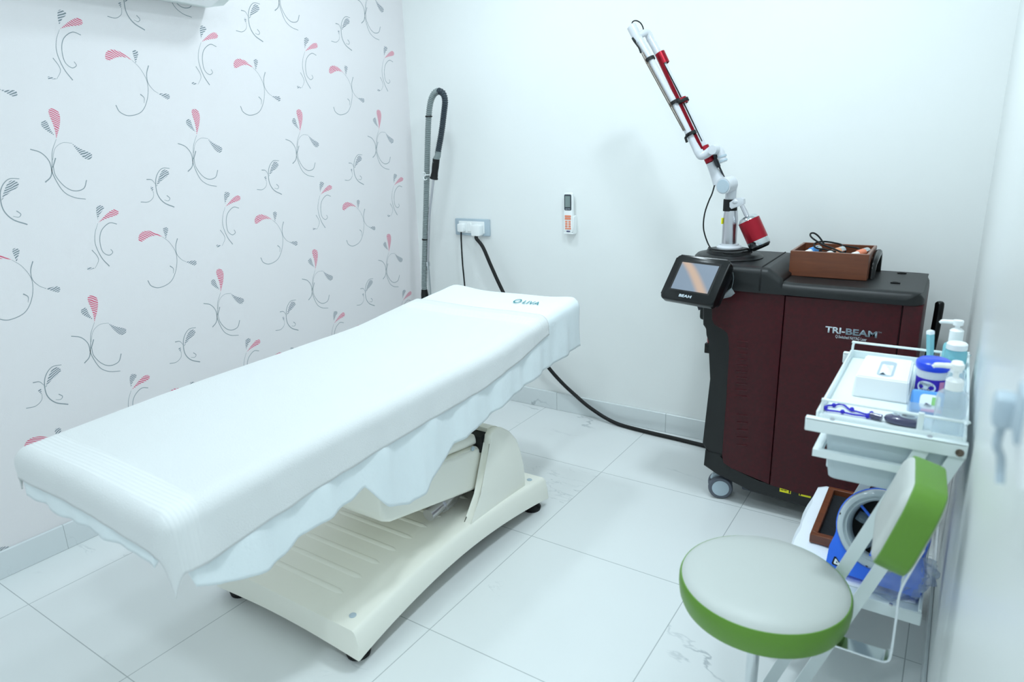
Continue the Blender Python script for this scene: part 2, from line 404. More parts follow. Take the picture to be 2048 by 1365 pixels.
# wallpaper: the printed sprigs repeat every 0.53 m along the wall and 0.655 m up it
bm = BM(); box(bm, (XL - .1, YF, 0), (XL, YB, CEIL))
def leafpoly(p0, p1, bend, wid):
    """teardrop from tip p0 to round end p1"""
    p0, p1 = np.array(p0, float), np.array(p1, float); d = p1 - p0; L = np.hypot(*d); t = d / L; n = np.array([-t[1], t[0]])
    up, dn = [], []
    for k in range(19):
        s = math.sin(PI / 2 * k / 18) if k > 0 else 0; c = p0 + d * s + n * bend * math.sin(PI * s); hw = wid * (s ** 1.15) * math.sqrt(max(0, 1 - s ** 7)) 
        up.append(c + n * hw); dn.append(c - n * hw)
    return up + dn[::-1][1:-1]
def stroke(P, w0, w1, n=7):
    Q = smooth_pts([(p[0], p[1], 0) for p in P], n); m = len(Q); L, R = [], []
    for i, q in enumerate(Q):
        t = (Q[min(i + 1, m - 1)] - Q[max(i - 1, 0)]).normalized(); nn = Vector((-t.y, t.x, 0)); s = i / (m - 1)
        hw = (w0 + (w1 - w0) * s) / 2
        L.append(q + nn * hw); R.append(q - nn * hw)
    return L, R
def crop(ox, oy, sc): return lambda p: (ox + p[0] / sc, oy + p[1] / sc)
C2 = crop(400, 340, 3.591); C1 = crop(440, 0, 3.413)
# each motif: frame, leaves (tip, end, bend, width, ink), strokes (points, start width, end width) in picture pixels of one clean repeat
MOTIFS = [
 (C2, [((182, 265), (288, 195), -6, 21, 0), ((180, 245), (202, 160), -7, 22, 1), ((160, 545), (118, 547), 0, 9, 1)],
      [([(180, 268), (164, 330), (165, 400), (195, 480), (235, 535)], 2, 9), ([(280, 275), (240, 268), (200, 310), (188, 370), (200, 440), (232, 467), (254, 450), (244, 430)], 7, 6),
       ([(145, 432), (172, 470), (178, 500), (160, 545)], 7, 2)]),
 (C2, [((520, 360), (392, 372), 24, 27, 0), ((538, 375), (538, 300), 0, 17, 1), ((640, 520), (700, 530), 0, 17, 1)],
      [([(520, 360), (560, 400), (592, 470), (590, 560), (560, 640), (500, 676), (455, 665), (436, 630)], 2, 8), ([(600, 372), (590, 420), (595, 470), (620, 505), (645, 520)], 8, 2),
       ([(556, 543), (574, 560), (573, 590)], 9, 2)]),
 (C2, [((148, 880), (135, 712), 10, 30, 0), ((142, 862), (88, 792), -6, 21, 1), ((220, 887), (312, 950), 8, 25, 1)],
      [([(148, 880), (128, 950), (125, 1020), (118, 1090), (90, 1130)], 2, 10), ([(25, 960), (75, 970), (112, 1010), (128, 1080), (170, 1160), (220, 1188), (278, 1188)], 8, 6),
       ([(130, 1035), (140, 1085), (180, 1135), (225, 1152), (270, 1130), (285, 1080)], 6, 8), ([(142, 985), (128, 1040)], 9, 8), ([(222, 887), (175, 895), (140, 935), (128, 1000)], 3, 3)]),
 (C1, [((333, 1205), (392, 1112), -6, 22, 1), ((316, 1240), (308, 1205), 0, 8, 1)],
      [([(402, 1098), (365, 1098), (340, 1130), (330, 1180), (338, 1250), (370, 1300), (422, 1328)], 5, 9), ([(284, 1162), (310, 1165), (328, 1190)], 8, 3), ([(318, 1235), (315, 1270), (290, 1295), (252, 1295)], 2, 6),
       ([(372, 1285), (392, 1290), (400, 1275), (385, 1258)], 3, 7)]),
]
def wyz(fr, p):
    q = PX(*fr(p), XL); return (q.y, q.z)
BASE = [(1.789, 1.193), (2.010, 1.111), (1.707, .834), (2.030, 1.291)]
for mi_, (fr, leaves, strokes) in enumerate(MOTIFS):
    LV = [(leafpoly(wyz(fr, a), wyz(fr, b), 0, 0) and (np.array(wyz(fr, a)), np.array(wyz(fr, b)), bd, wd, ink)) for a, b, bd, wd, ink in leaves]
    ref = wyz(fr, leaves[0][0]); s1 = wyz(fr, (leaves[0][0][0] + 10, leaves[0][0][1])); s2 = wyz(fr, (leaves[0][0][0], leaves[0][0][1] + 10))
    ky = abs(s1[0] - ref[0]) / 10; kz = abs(s2[1] - ref[1]) / 10; kk = math.sqrt(ky * kz)
    for iy in range(-6, 4):
        for iz in range(-3, 4):
            if mi_ == 1 and iy > 1: continue
            oy = iy * .53; oz = iz * .6555 + .012 * iy
            dep = .00025
            def put(poly, mi):
                if any(p[0] + oy > YB - .004 or p[0] + oy < YF or p[1] + oz < .105 or p[1] + oz > CEIL for p in poly): 
                    poly = [(min(max(p[0] + oy, YF), YB - .004) - oy, max(p[1] + oz, .1) - oz) for p in poly]
                    if max(p[0] for p in poly) - min(p[0] for p in poly) < .002 or max(p[1] for p in poly) - min(p[1] for p in poly) < .002: return
                    if min(p[1] + oz for p in poly) > CEIL: return
                try: f = bm.faces.new([bm.verts.new((XL + dep, p[0] + oy, p[1] + oz)) for p in poly]); f.material_index = mi
                except Exception: pass
            for a, b, bd, wd, ink in LV:
                put(leafpoly(a, b, -bd * kk, wd * kk * 1.3), 1 + ink)
            for P, w0, w1 in strokes:
                L, R = stroke([wyz(fr, p) for p in P], max(w0 * .62, 1.6) * kk, max(w1 * .62, 1.6) * kk)
                for k in range(len(L) - 1): put([(L[k].x, L[k].y), (L[k + 1].x, L[k + 1].y), (R[k + 1].x, R[k + 1].y), (R[k].x, R[k].y)], 3)
o = struct('wall_left', bm, [paper, leaf_pink, leaf_grey, stem_grey])

# ceiling lights (the real lamps of the room)
for i, (x, y, k) in enumerate(LAMPS):
    t = thing('ceiling_light', ['round ceiling light above the bed head', 'round ceiling light above the laser machine', 'round ceiling light above the middle of the room', 'round ceiling light behind the viewer'][i], 'ceiling light', (x, y, CEIL - .03))
    bm = BM(); lathe(bm, [(.118, CEIL - .03), (.135, CEIL - .026), (.138, CEIL - .001), (.112, CEIL - .001), (.112, CEIL - .026)], (x, y, 0), seg=32, cap=False); obj('light_rim', bm, white_metal, t)
    bm = BM(); lathe(bm, [(.0, CEIL - .020), (.112, CEIL - .018), (.112, CEIL - .01)], (x, y, 0), seg=32); obj('diffuser', bm, diff_m, t)

# ------------------------------------------------------------------ air conditioner on the wallpapered wall
t = thing('air_conditioner', 'white wall air conditioner at the upper left edge over the wallpaper', 'air conditioner', (XL + .1, 1.42, 1.98))
Y0, Y1 = .98, 1.835
bm = BM(); prof = [(XL + .001, 1.975), (XL + .12, 1.968), (XL + .195, 1.995), (XL + .215, 2.05), (XL + .215, 2.20), (XL + .19, 2.26), (XL + .001, 2.27)]
prism(bm, prof, Y0, Y1, lambda u, v, d: Vector((u, d, v)), .006, 2); obj('body', bm, ac_m, t)
bm = BM(); prism(bm, [(XL + .10, 1.9665), (XL + .185, 1.988), (XL + .184, 1.983), (XL + .10, 1.9605)], Y0 + .05, Y1 - .05, lambda u, v, d: Vector((u, d, v))); obj('louvre', bm, white_p, t)
bm = BM(); prism(bm, [(XL + .2155, 2.03), (XL + .222, 2.045), (XL + .222, 2.2), (XL + .2155, 2.215)], Y0 + .01, Y1 - .01, lambda u, v, d: Vector((u, d, v)), .002, 1); obj('front_panel', bm, white_p, t)

# ------------------------------------------------------------------ treatment bed
bed = thing('treatment_bed', 'ivory electric treatment bed on ribbed base, its flat top under white sheet and towel', 'bed', (-1.55, 1.5, 0))
BX0, BX1, BY0, BY1 = -1.887, -1.253, 1.055, 2.095
def arch(y, side=True):
    s = (y - BY0) / (BY1 - BY0); return .032 + .040 * math.sin(PI * min(max(s, 0), 1)) ** .8
def waist(y):
    s = (y - BY0) / (BY1 - BY0); return .022 * math.sin(PI * min(max(s, 0), 1))
def topz(y):
    s = (y - BY0) / (BY1 - BY0); return .122 + .024 * math.sin(PI * min(max(s, 0), 1))
bm = BM(); NY, NX = 60, 26; grid = []
for i in range(NY + 1):
    y = BY0 + (BY1 - BY0) * i / NY; wv = waist(y)
    x0, x1 = BX0 + wv, BX1 - wv; row = []
    # cross-section: skirt bottom left .. top .. skirt bottom right
    zt, zb = topz(y), arch(y)
    sec = [(x0 - .008, zb), (x0 - .008, (zb + zt) / 2), (x0, zt - .014), (x0 + .006, zt - .004), (x0 + .016, zt)]
    for k in range(NX + 1):
        sec.append((x0 + .03 + (x1 - x0 - .06) * k / NX, zt))
    sec += [(x1 - .016, zt), (x1 - .006, zt - .004), (x1, zt - .014), (x1 + .008, (zb + zt) / 2), (x1 + .008, zb)]
    # moulded anti-slip ribs across the foot plate
    for k, (x, z) in enumerate(sec):
        if 5 <= k <= NX + 5 and x0 + .085 < x < x1 - .10 and 1.14 < y < 1.84:
            pass
        row.append(bm.verts.new((x, y, z)))
    grid.append(row)
for A, B in zip(grid[:-1], grid[1:]):
    for k in range(len(A) - 1): bm.faces.new((A[k], A[k + 1], B[k + 1], B[k]))
# end walls: foot end bows down in the middle
for row, yy in ((grid[0], -1), (grid[-1], 1)):
    m = len(row); low = []
    for k, v in enumerate(row):
        s = (v.co.x - row[0].co.x) / (row[-1].co.x - row[0].co.x)
        low.append(bm.verts.new((v.co.x, v.co.y + yy * .006, .034 + .016 * math.sin(PI * s))))
    for k in range(m - 1):
        if k < 1 or k > m - 3: 
            continue
        bm.faces.new((row[k], row[k + 1], low[k + 1], low[k]))
    bm.faces.new((row[0], row[1], low[1])); bm.faces.new((row[-1], row[-2], low[-2]))
obj('base_cover', bm, ivory, bed, angle=50)
for i in range(9):
    y = 1.155 + i * .078
    bm = BM(); x0, x1 = BX0 + .115, BX1 - .135
    P = [(x0 + (x1 - x0) * k / 10, y, topz(y) - .0125) for k in range(11)]
    tube(bm, P, [.010] + [.0165] * 9 + [.010], 20); o = obj('tread_rib', bm, ivory, bed)
for x, y in ((BX0 + .05, BY0 + .045), (BX1 - .055, BY0 + .045), (BX1 - .045, BY1 - .05), (BX0 + .05, BY1 - .05)):
    bm = BM(); lathe(bm, [(.0, 0), (.034, 0), (.037, .012), (.026, .028), (.02, .06)], (x + (.008 if x > -1.5 else -.008), y, 0), seg=24); obj('foot', bm, rubber, bed, label='black rubber foot')
    bm = BM(); lathe(bm, [(.0105, -.004), (.0105, .002), (.007, .004), (.003, .0035), (0, .002)], (x, y, topz(y)), seg=20); obj('screw', bm, grey_plate, bed)
# rear housing the arm swings in
HX0, HX1 = -1.845, -1.285
sil = [(1.60, .118), (1.655, .155), (1.70, .225), (1.745, .31), (1.770, .395), (1.775, .425), (1.79, .436), (1.82, .437), (1.855, .425), (1.90, .395), (1.945, .345), (1.972, .285), (1.985, .22), (1.992, .16), (2.0, .118)]
def yz(u, v, d): return Vector((d, u, v))
bm = BM(); prism(bm, sil, HX1 - .028, HX1, yz, .009, 3); prism(bm, sil, HX0, HX0 + .055, yz, .012, 3)
back = [(1.80, .405), (1.80, .437), (1.82, .437), (1.855, .425), (1.90, .395), (1.945, .345), (1.972, .285), (1.985, .22), (1.992, .16), (2.0, .118), (1.96, .118), (1.955, .2), (1.93, .30), (1.88, .375)]
prism(bm, back, HX0 + .03, HX1 - .03, yz)
obj('rear_housing', bm, ivory, bed, angle=35)
bm = BM(); box(bm, (HX0 + .03, 1.62, .12), (HX1 - .03, 1.94, .135)); box(bm, (HX0 + .03, 1.84, .12), (HX1 - .03, 1.93, .36)); box(bm, (HX0 + .04, 1.755, .36), (HX1 - .03, 1.806, .421)); obj('recess_shade', bm, dark_in, bed, label='dark blocks painted as the shade inside the rear housing')  # near-black blocks stand in for the shade in the housing gaps
bm = BM(); tube(bm, [(-1.40, 1.55, .19), (-1.40, 1.86, .22)], .022, 16); tube(bm, [(-1.40, 1.62, .196), (-1.40, 1.68, .20)], .03, 16); obj('actuator', bm, steel, bed)
# lifting arm
AX0, AX1 = -1.815, -1.322
def arm_box(name, pts, x0, x1, bev):
    bm = BM(); prism(bm, pts, x0, x1, yz, bev, 4); return obj(name, bm, ivory, bed, angle=50)
arm_box('lift_arm', [(1.262, .45), (1.262, .36), (1.272, .330), (1.30, .315), (1.72, .225), (1.765, .255), (1.80, .375)], AX0, AX1, .016)
arm_box('lift_arm_lid', [(1.262, .452), (1.762, .384), (1.768, .405), (1.758, .424), (1.35, .50), (1.30, .50)], AX0 + .006, AX1 - .012, .016)
for y, z in ((1.484, .437), (1.722, .402)):
    bm = BM(); lathe(bm, [(.008, -.003), (.008, .002), (.004, .0035), (0, .002)], (AX1 - .002, y, z - .014), (1, 0, 0), 18); obj('screw', bm, grey_plate, bed)
bm = BM(); box(bm, (-1.72, 1.33, .46), (-1.42, 1.62, .63), .01); obj('top_bracket', bm, ivory, bed)

# bed top: the level rises towards the head
TX0, TX1, TY0, TY1 = -1.878, -1.208, .575, 2.365
def zt0(y):
    s = min(max((y - 1.60) / .62, 0), 1); return .741 + .072 * (s * s * (3 - 2 * s) * .5 + s * .5)
ZT = [(q.x, q.y) for q in smooth_pts([(.50, .728, 0), (.62, .734, 0), (.85, .744, 0), (1.05, .751, 0), (1.30, .758, 0), (1.50, .765, 0), (1.72, .769, 0), (1.88, .784, 0), (2.03, .800, 0), (2.20, .816, 0), (2.34, .813, 0), (2.45, .810, 0)], 6)]
def zt(y):
    for (a, b), (c, d) in zip(ZT[:-1], ZT[1:]):
        if y <= c: return b + (d - b) * (max(y, a) - a) / (c - a)
    return ZT[-1][1]
bm = BM()
for a, b, nm in (( TY0 + .03, TY1 - .03, 0),):
    rows = []
    for i in range(31):
        y = a + (b - a) * i / 30; rows.append([bm.verts.new((x, y, z)) for x, z in ((TX0 + .03, zt(y) - .10), (TX0 + .03, zt(y) - .04), (TX0 + .06, zt(y) - .012), (TX1 - .06, zt(y) - .012), (TX1 - .03, zt(y) - .04), (TX1 - .03, zt(y) - .10))])
    for A, B in zip(rows[:-1], rows[1:]):
        for k in range(6): bm.faces.new((A[k], A[(k + 1) % 6], B[(k + 1) % 6], B[k]))
    bm.faces.new(rows[0]); bm.faces.new(rows[-1])
obj('mattress', bm, ivory, bed)
bm = BM(); box(bm, (TX0 + .08, TY0 + .10, .615), (TX1 - .08, 1.62, .638), .004); obj('top_frame', bm, ivory, bed)

def drape(name, off, e0, e1, s0, s1, R, nx, ny, ripple, seed, thick, mats, matfn=None, ext=None):
    """cloth laid on the bed top and hanging over its edges. e0,e1: cloth x range fn(t); s0,s1: cloth y range fn(s)"""
    rnd = random.Random(seed); ph = [rnd.random() * 6.28 for _ in range(8)]
    X0, X1, Yb0, Yb1 = TX0 - off + R, TX1 + off - R, TY0 - off + R, TY1 + off - R
    bm = BM(); G = []
    for j in range(ny + 1):
        row = []
        for i in range(nx + 1):
            u, v = i / nx, j / ny
            t = Yb0 + (Yb1 - Yb0) * v; sx = X0 + (X1 - X0) * u
            tl, th = s0(sx), s1(sx); t = tl + (th - tl) * v
            a, b = e0(t), e1(t); s = a + (b - a) * u
            dx = s - X1 if s > X1 else (s - X0 if s < X0 else 0); dy = t - Yb1 if t > Yb1 else (t - Yb0 if t < Yb0 else 0)
            cx, cy = min(max(s, X0), X1), min(max(t, Yb0), Yb1); z = zt(cy) + off
            # puffed bolster corners at the head
            z += .012 * math.exp(-((cy - Yb1) / .07) ** 2) * (math.exp(-((cx - X0) / .10) ** 2) + math.exp(-((cx - X1) / .08) ** 2))
            z += .0022 * math.sin(cx * 13 + ph[0]) * math.sin(cy * 7 + ph[1])
            d = math.hypot(dx, dy)
            if d > 0:
                nx_, ny_ = dx / d, dy / d
                if d < R * PI / 2: rr = R * math.sin(d / R); dz = R * (1 - math.cos(d / R)); hang = 0
                else: hang = d - R * PI / 2; rr = R; dz = R + hang
                al = (cy if abs(dx) > abs(dy) else cx)
                w_ = ripple * min(hang / .06, 1.6)
                wave = w_ * (math.sin(al * 31 + ph[2] + hang * 6) * .5 + math.sin(al * 57 + ph[3] - hang * 9) * .35 + math.sin(al * 93 + ph[4]) * .18)
                if dx and dy and (dy > 0 or name == 'bed_sheet'): wave = 0; hang *= .6 if dy > 0 else .72; dz = (R + hang) if d >= R * PI / 2 else dz; rr -= .012 * min(d / .05, 1)
                elif dx and dy: wave += ripple * 1.3 * min(hang / .08, 1) * math.sin(math.atan2(abs(dy), abs(dx)) * 6 + ph[5])
                rr += wave + hang * .02
                row.append(bm.verts.new((cx + nx_ * rr, cy + ny_ * rr, z - dz)))
            else: row.append(bm.verts.new((cx, cy, z)))
        G.append(row)
    for j in range(ny):
        for i in range(nx):
            f = bm.faces.new((G[j][i], G[j][i + 1], G[j + 1][i + 1], G[j + 1][i]))
            if matfn: f.material_index = matfn(i / nx, j / ny)
    o = obj(name, bm, mats, None, angle=80)
    md = o.modifiers.new('thickness', 'SOLIDIFY'); md.thickness = thick; md.offset = -1
    return o
def interp(tab, x):
    if x <= tab[0][0]: return tab[0][1]
    for (a, va), (b, vb) in zip(tab[:-1], tab[1:]):
        if x <= b: return va + (vb - va) * (x - a) / (b - a)
    return tab[-1][1]
SD = [(.50, .10), (.56, .11), (.636, .145), (.68, .17), (.80, .205), (.84, .195), (.886, .17), (.98, .168), (1.06, .160), (1.105, .140), (1.125, .165), (1.18, .235), (1.27, .272), (1.33, .262), (1.39, .225), (1.49, .170), (1.72, .150), (2.03, .15), (2.25, .155), (2.5, .16)]
R1 = .038; kx = R1 * PI / 2 - R1
sheet = drape('bed_sheet', -.007, lambda t: TX0 - kx - .055 - .10 * min(max((t - .70) / .5, 0), 1), lambda t: TX1 - .007 + kx + interp(SD, t) + zt(t) - zt0(t), lambda s: TY0 - kx - .07, lambda s: TY1 + kx + .06, R1, 110, 230, .0055, 3, .0015, [sheet_m])
tag(sheet, 'white cotton sheet hanging below the towel around the treatment bed, lettered at the head', 'bed sheet')
TD = [(.50, .10), (.62, .104), (.69, .103), (.80, .090), (.95, .078), (1.22, .062), (1.46, .050), (1.68, .046), (1.82, .044), (1.91, .040), (2.04, .028), (2.1, .026)]
R2 = .040; ky = R2 * PI / 2 - R2
FD = [(-1.9, .034), (-1.6, .032), (-1.4, .042), (-1.28, .066), (-1.18, .10)]
towel = drape('towel', 0.0, lambda t: TX0 - ky - .035, lambda t: TX1 + ky + interp(TD, t) + zt(t) - zt0(t), lambda s: TY0 - ky - interp(FD, s), lambda s: 2.075 - .02 * (s - TX0), R2, 110, 200, .0022, 11, .003, [towel_m, rib_m],
              lambda u, v: 1 if (.055 < v < .105 or .925 < v < .975) else 0)
tag(towel, 'thick white terry towel with ribbed end bands spread over the treatment bed', 'towel')
bm = text_mesh('O', (-1.437, 2.165, zt(2.165) - .0035), (1, 0, 0), (-.12, 1, .07), .032, .050, shear=0); b2 = text_mesh('LIVA', (-1.392, 2.170, zt(2.170) - .0035), (1, .02, 0), (-.12, 1, .07), .072, .036)
me_ = bpy.data.meshes.new('tmp'); b2.to_mesh(me_); bm.from_mesh(me_); b2.free()
obj('printed_lettering', bm, teal_ink, sheet, False, label='teal lettering')

# grey cord on the floor behind the base
bm = BM(); tube(bm, smooth_pts([(-1.90, 1.83, .10), (-1.95, 1.80, .03), (-2.02, 1.72, .009), (-2.07, 1.62, .009), (-2.045, 1.55, .009), (-1.97, 1.51, .009), (-1.90, 1.49, .009), (-1.84, 1.47, .009)], 8), .0085, 10)
tag(obj('floor_cord', bm, grey_plate), 'grey cord curling on the floor behind the ivory bed base', 'cord')

# ------------------------------------------------------------------ laser machine
MY = 2.47            # front face
MB_ = 2.86           # back face
MX0, MX1 = -.775, -.062
lm = thing('laser_machine', 'dark red and black wheeled laser machine with a jointed white arm on top', 'laser machine', (-.42, 2.66, 0))
def q3(x, y, d=MY): p = PY(x, y, d); return (p.x, p.z)
def xz(u, v, d): return Vector((u, d, v))
# black chassis: side profile seen from the front
prof = [q3(1411, 930), q3(1408, 901), q3(1411, 890), q3(1419, 760), q3(1423, 684), q3(1418, 668), q3(1403, 652), q3(1402, 600), (-.74, .868), (MX1 - .02, .868), (MX1, .84), (MX1, .18), (MX1 - .02, .148), (-.30, .110), (-.52, .118), (-.66, .150)]
bm = BM(); prism(bm, prof, MY + .008, MB_, xz, .014, 3); obj('chassis', bm, black_p, lm)
bm = BM(); prism(bm, [q3(1409, 903), q3(1443, 911), q3(1446, 926), q3(1464, 938), (-.52, .122), (-.30, .118), (MX1 - .01, .150), (MX1 - .01, .09), (-.30, .066), (-.55, .076), (-.68, .118), q3(1406, 932)], MY + .002, MB_ - .01, xz, .008, 2); obj('bumper', bm, black_p, lm)
# dark red side panels, split by seams
p_tl = [q3(1424, 604), q3(1424, 640), q3(1429, 650), q3(1439, 656), q3(1450, 659), q3(1457, 665), q3(1459, 674), q3(1459, 700), q3(1453, 800), q3(1444, 911), q3(1447, 926), q3(1464, 938), q3(1500, 950)]
xs1, xs2 = -.479, -.118
pa = p_tl + [(xs1 - .0012, .126), (xs1 - .0012, q3(1575, 590)[1]), (q3(1530, 583)[0], q3(1530, 583)[1]), q3(1515, 577), q3(1466, 573)]
bm = BM(); prism(bm, pa, MY - .004, MY + .02, xz, .004, 2); pan = obj('front_panel', bm, maroon, lm)
bm = BM(); prism(bm, [(xs1 + .0012, .126), (-.36, .119), (-.24, .122), (xs2 - .0012, .137), (xs2 - .0012, .871), (xs1 + .0012, .867)], MY - .004, MY + .02, xz, .002, 1); pan2 = obj('front_panel', bm, maroon, lm)
bm = BM(); prism(bm, [(xs2 + .0012, .137), (MX1 + .002, .15), (MX1 + .002, .871), (xs2 + .0012, .871)], MY - .004, MB_ - .02, xz, .006, 2); obj('corner_panel', bm, maroon, lm)
for (ya, yb, n) in ((682, 792, 10), (830, 890, 5)):
    for k in range(n):
        yy = ya + (yb - ya) * k / (n - 1); a = PY(1474 - k * .3, yy, MY - .004); b = PY(1496 - k * .3, yy + 2, MY - .004)
        bm = BM(); tube(bm, [a + Vector((0, .0, 0)), b], .0032, 8); obj('vent_slot', bm, maroon, lm)
# top cover
cov = [(-.775, .872), (-.775, .935), (-.765, .955), (-.74, .962), (-.565, .962), (-.535, .955), (-.49, .925), (-.455, .914), (-.10, .914), (-.075, .908), (-.062, .890), (-.060, .872)]
cov = [(a, b) for a, b, _ in [tuple(v) for v in smooth_pts([(x, z, 0) for x, z in cov[1:]], 3)]]
bm = BM(); rows = []; RC = .026; YA, YC = MY - .018, MB_ + .005
def _rd(R_, t_): return R_ - math.sqrt(max(R_ * R_ - max(R_ - t_, 0) ** 2, 0))
tt_ = [0, .002, .006, .011, .018, .026, .036, .050]
ys = [(YA + t_, _rd(RC, t_), _rd(.05, t_)) for t_ in tt_] + [(YC - t_, _rd(RC, t_), _rd(.05, t_)) for t_ in tt_[::-1]]
for yy, dz, ix in ys:
    xc = -.060 - ix; rows.append([bm.verts.new((-.775, yy, .872))] + [bm.verts.new((min(x, xc), yy, max(z - dz, .8722))) for x, z in cov] + [bm.verts.new((xc, yy, .8715))])
for a, b in zip(rows[:-1], rows[1:]):
    for k in range(len(a)): bm.faces.new((a[k], a[(k + 1) % len(a)], b[(k + 1) % len(a)], b[k]))
bm.faces.new(rows[0]); bm.faces.new(rows[-1]); obj('top_cover', bm, black_p, lm, angle=60)
bm = BM(); tube(bm, [(-.565, MY - .018, .88), (-.565, MY - .0175, .935), (-.565, MY - .012, .951), (-.565, MY + .008, .962), (-.565, 2.84, .962)], .003, 8); obj('cover_seam', bm, rubber, lm)
for x, y in ((-.155, 2.60), (-.15, 2.80)):
    bm = BM(); lathe(bm, [(0, .9135), (.014, .9135), (.016, .917), (.010, .918), (.009, .9145), (0, .9145)], (x, y, 0), seg=20, sx=1, sy=.6); obj('handle_socket', bm, rubber, lm)
# handle arm behind the wooden box
bm = BM(); tube(bm, smooth_pts([(-.235, 2.66, .91), (-.235, 2.67, .955), (-.232, 2.70, .975), (-.232, 2.77, .985), (-.232, 2.81, .98), (-.232, 2.82, .91)], 6), .012, 10); obj('top_handle', bm, black_gloss, lm)
# push handle at the right end
bm = BM(); tube(bm, smooth_pts([(-.0205, 2.76, .832), (-.020, 2.76, .822), (-.020, 2.76, .79), (-.023, 2.76, .70), (-.030, 2.76, .62), (-.045, 2.76, .57), (-.062, 2.76, .565)], 8), [.004 + .0105 * min(1, (i / 8) ** .5) for i in range(49)], 14); obj('push_handle', bm, black_gloss, lm)
# controls at the left end
bm = BM(); a = PY(1419, 679, 2.56); lathe(bm, [(.0, .0), (.02, 0), (.02, .018), (.012, .024), (0, .024)], (a.x + .018, 2.56, a.z), (-1, 0, 0), 20); obj('emergency_button', bm, red_an, lm, label='red emergency stop button')
bm = BM(); a = PY(1417, 690, 2.56); box(bm, (a.x - .01, 2.54, a.z - .03), (a.x + .03, 2.575, a.z + .01), .003); obj('key_switch', bm, black_gloss, lm)
bm = BM(); box(bm, (-.80, 2.52, .73), (-.765, 2.70, .86), .012, 3); obj('cable_duct', bm, dark_green, lm)
# castors
def castor(x, y, ang):
    c, s = math.cos(ang), math.sin(ang)
    T = Matrix.Translation((x, y, .048)) @ Matrix.Rotation(ang, 4, 'Z')
    root = None
    bm = BM()
    prism(bm, [(-.040, .028), (-.032, .046), (-.008, .056), (.022, .052), (.03, .036), (.012, .02)], -.012, .012, lambda u, v, d: T @ Vector((d, u, v)), .003, 1)
    lathe(bm, [(.012, 0), (.012, .03)], T @ Vector((0, .0, .05)), seg=14)
    root = obj('castor', bm, grey_cap, lm)
    for sg in (-1, 1):
        bm = BM(); lathe(bm, [(.030, .0), (.043, .0), (.048, .005), (.048, .015), (.043, .021), (.033, .021)], T @ Vector((sg * .013, 0, 0)), T.to_3x3() @ Vector((sg, 0, 0)), 32); obj('tyre', bm, grey_tyre, root)
        bm = BM(); lathe(bm, [(.0, .024), (.02, .0235), (.033, .022), (.034, .017)], T @ Vector((sg * .013, 0, 0)), T.to_3x3() @ Vector((sg, 0, 0)), 32); obj('wheel_cap', bm, grey_cap, root)
castor(-.680, 2.525, math.radians(-72)); castor(-.14, 2.54, math.radians(-80)); castor(-.68, 2.80, math.radians(-60)); castor(-.14, 2.80, math.radians(-95))
bm = BM(); box(bm, (-.60, 2.55, .035), (-.54, 2.66, .09), .004); obj('belly_plate', bm, grey_tyre, lm)
# stickers and lettering
for k, (x0, y0, x1, y1, s) in enumerate(((1559.5, 973, 1582, 985, 'RIGHT VALVE'), (1598, 981, 1622, 993, 'AIR VALVE'))):
    p = PY(x0, (y0 + y1) / 2, MY); q = PY(x1, (y0 + y1) / 2 + 4, MY); W = q.x - p.x; zc = (p.z + q.z) / 2
    bm = BM(); box(bm, (p.x, MY - .0012, zc - .0105), (q.x, MY + .003, zc + .0105)); st = obj('sticker', bm, yellow, lm)
    ax = q.x - .005 if k == 0 else p.x + .005
    bm = BM(); box(bm, (ax - .0022, MY - .0024, zc - .0085), (ax + .0022, MY - .0008, zc + .008)); obj('printed_mark', bm, rubber, st)
    bm = text_mesh('water valve' if k == 0 else 'air valve', (p.x + (.003 if k == 0 else .012), MY - .0014, zc - .003), (1, 0, 0), (0, 0, 1), W * .55, .007); obj('printed_lettering', bm, rubber, st, False)
y_ = MY - .0045
p = PY(1650, 665, y_); q = PY(1690, 666, y_); e = PY(1757, 671, y_); h = .022
bm = text_mesh('TRI-', (p.x, y_, p.z), (1, 0, 0), (0, 0, 1), q.x - p.x, h, bold=.03); obj('lettering', bm, silver_ink, lm, False, label='silver lettering')
bm = text_mesh('BEAM', (q.x + .002, y_, p.z), (1, 0, 0), (0, 0, 1), e.x - q.x - .006, h, bold=.03); obj('lettering', bm, dim_ink, lm, False, label='grey lettering')
bm = text_mesh('TM', (e.x - .002, y_, p.z + h - .005), (1, 0, 0), (0, 0, 1), .010); obj('lettering', bm, dim_ink, lm, False, label='small raised grey lettering')
a = PY(1671, 672.5, y_); b = PY(1734, 676, y_); bm = text_mesh('Q-Switched Nd:YAG Laser', (a.x, y_, a.z - .008), (1, 0, 0), (0, 0, 1), b.x - a.x, .0125); obj('lettering', bm, silver_ink, lm, False, label='small silver lettering')

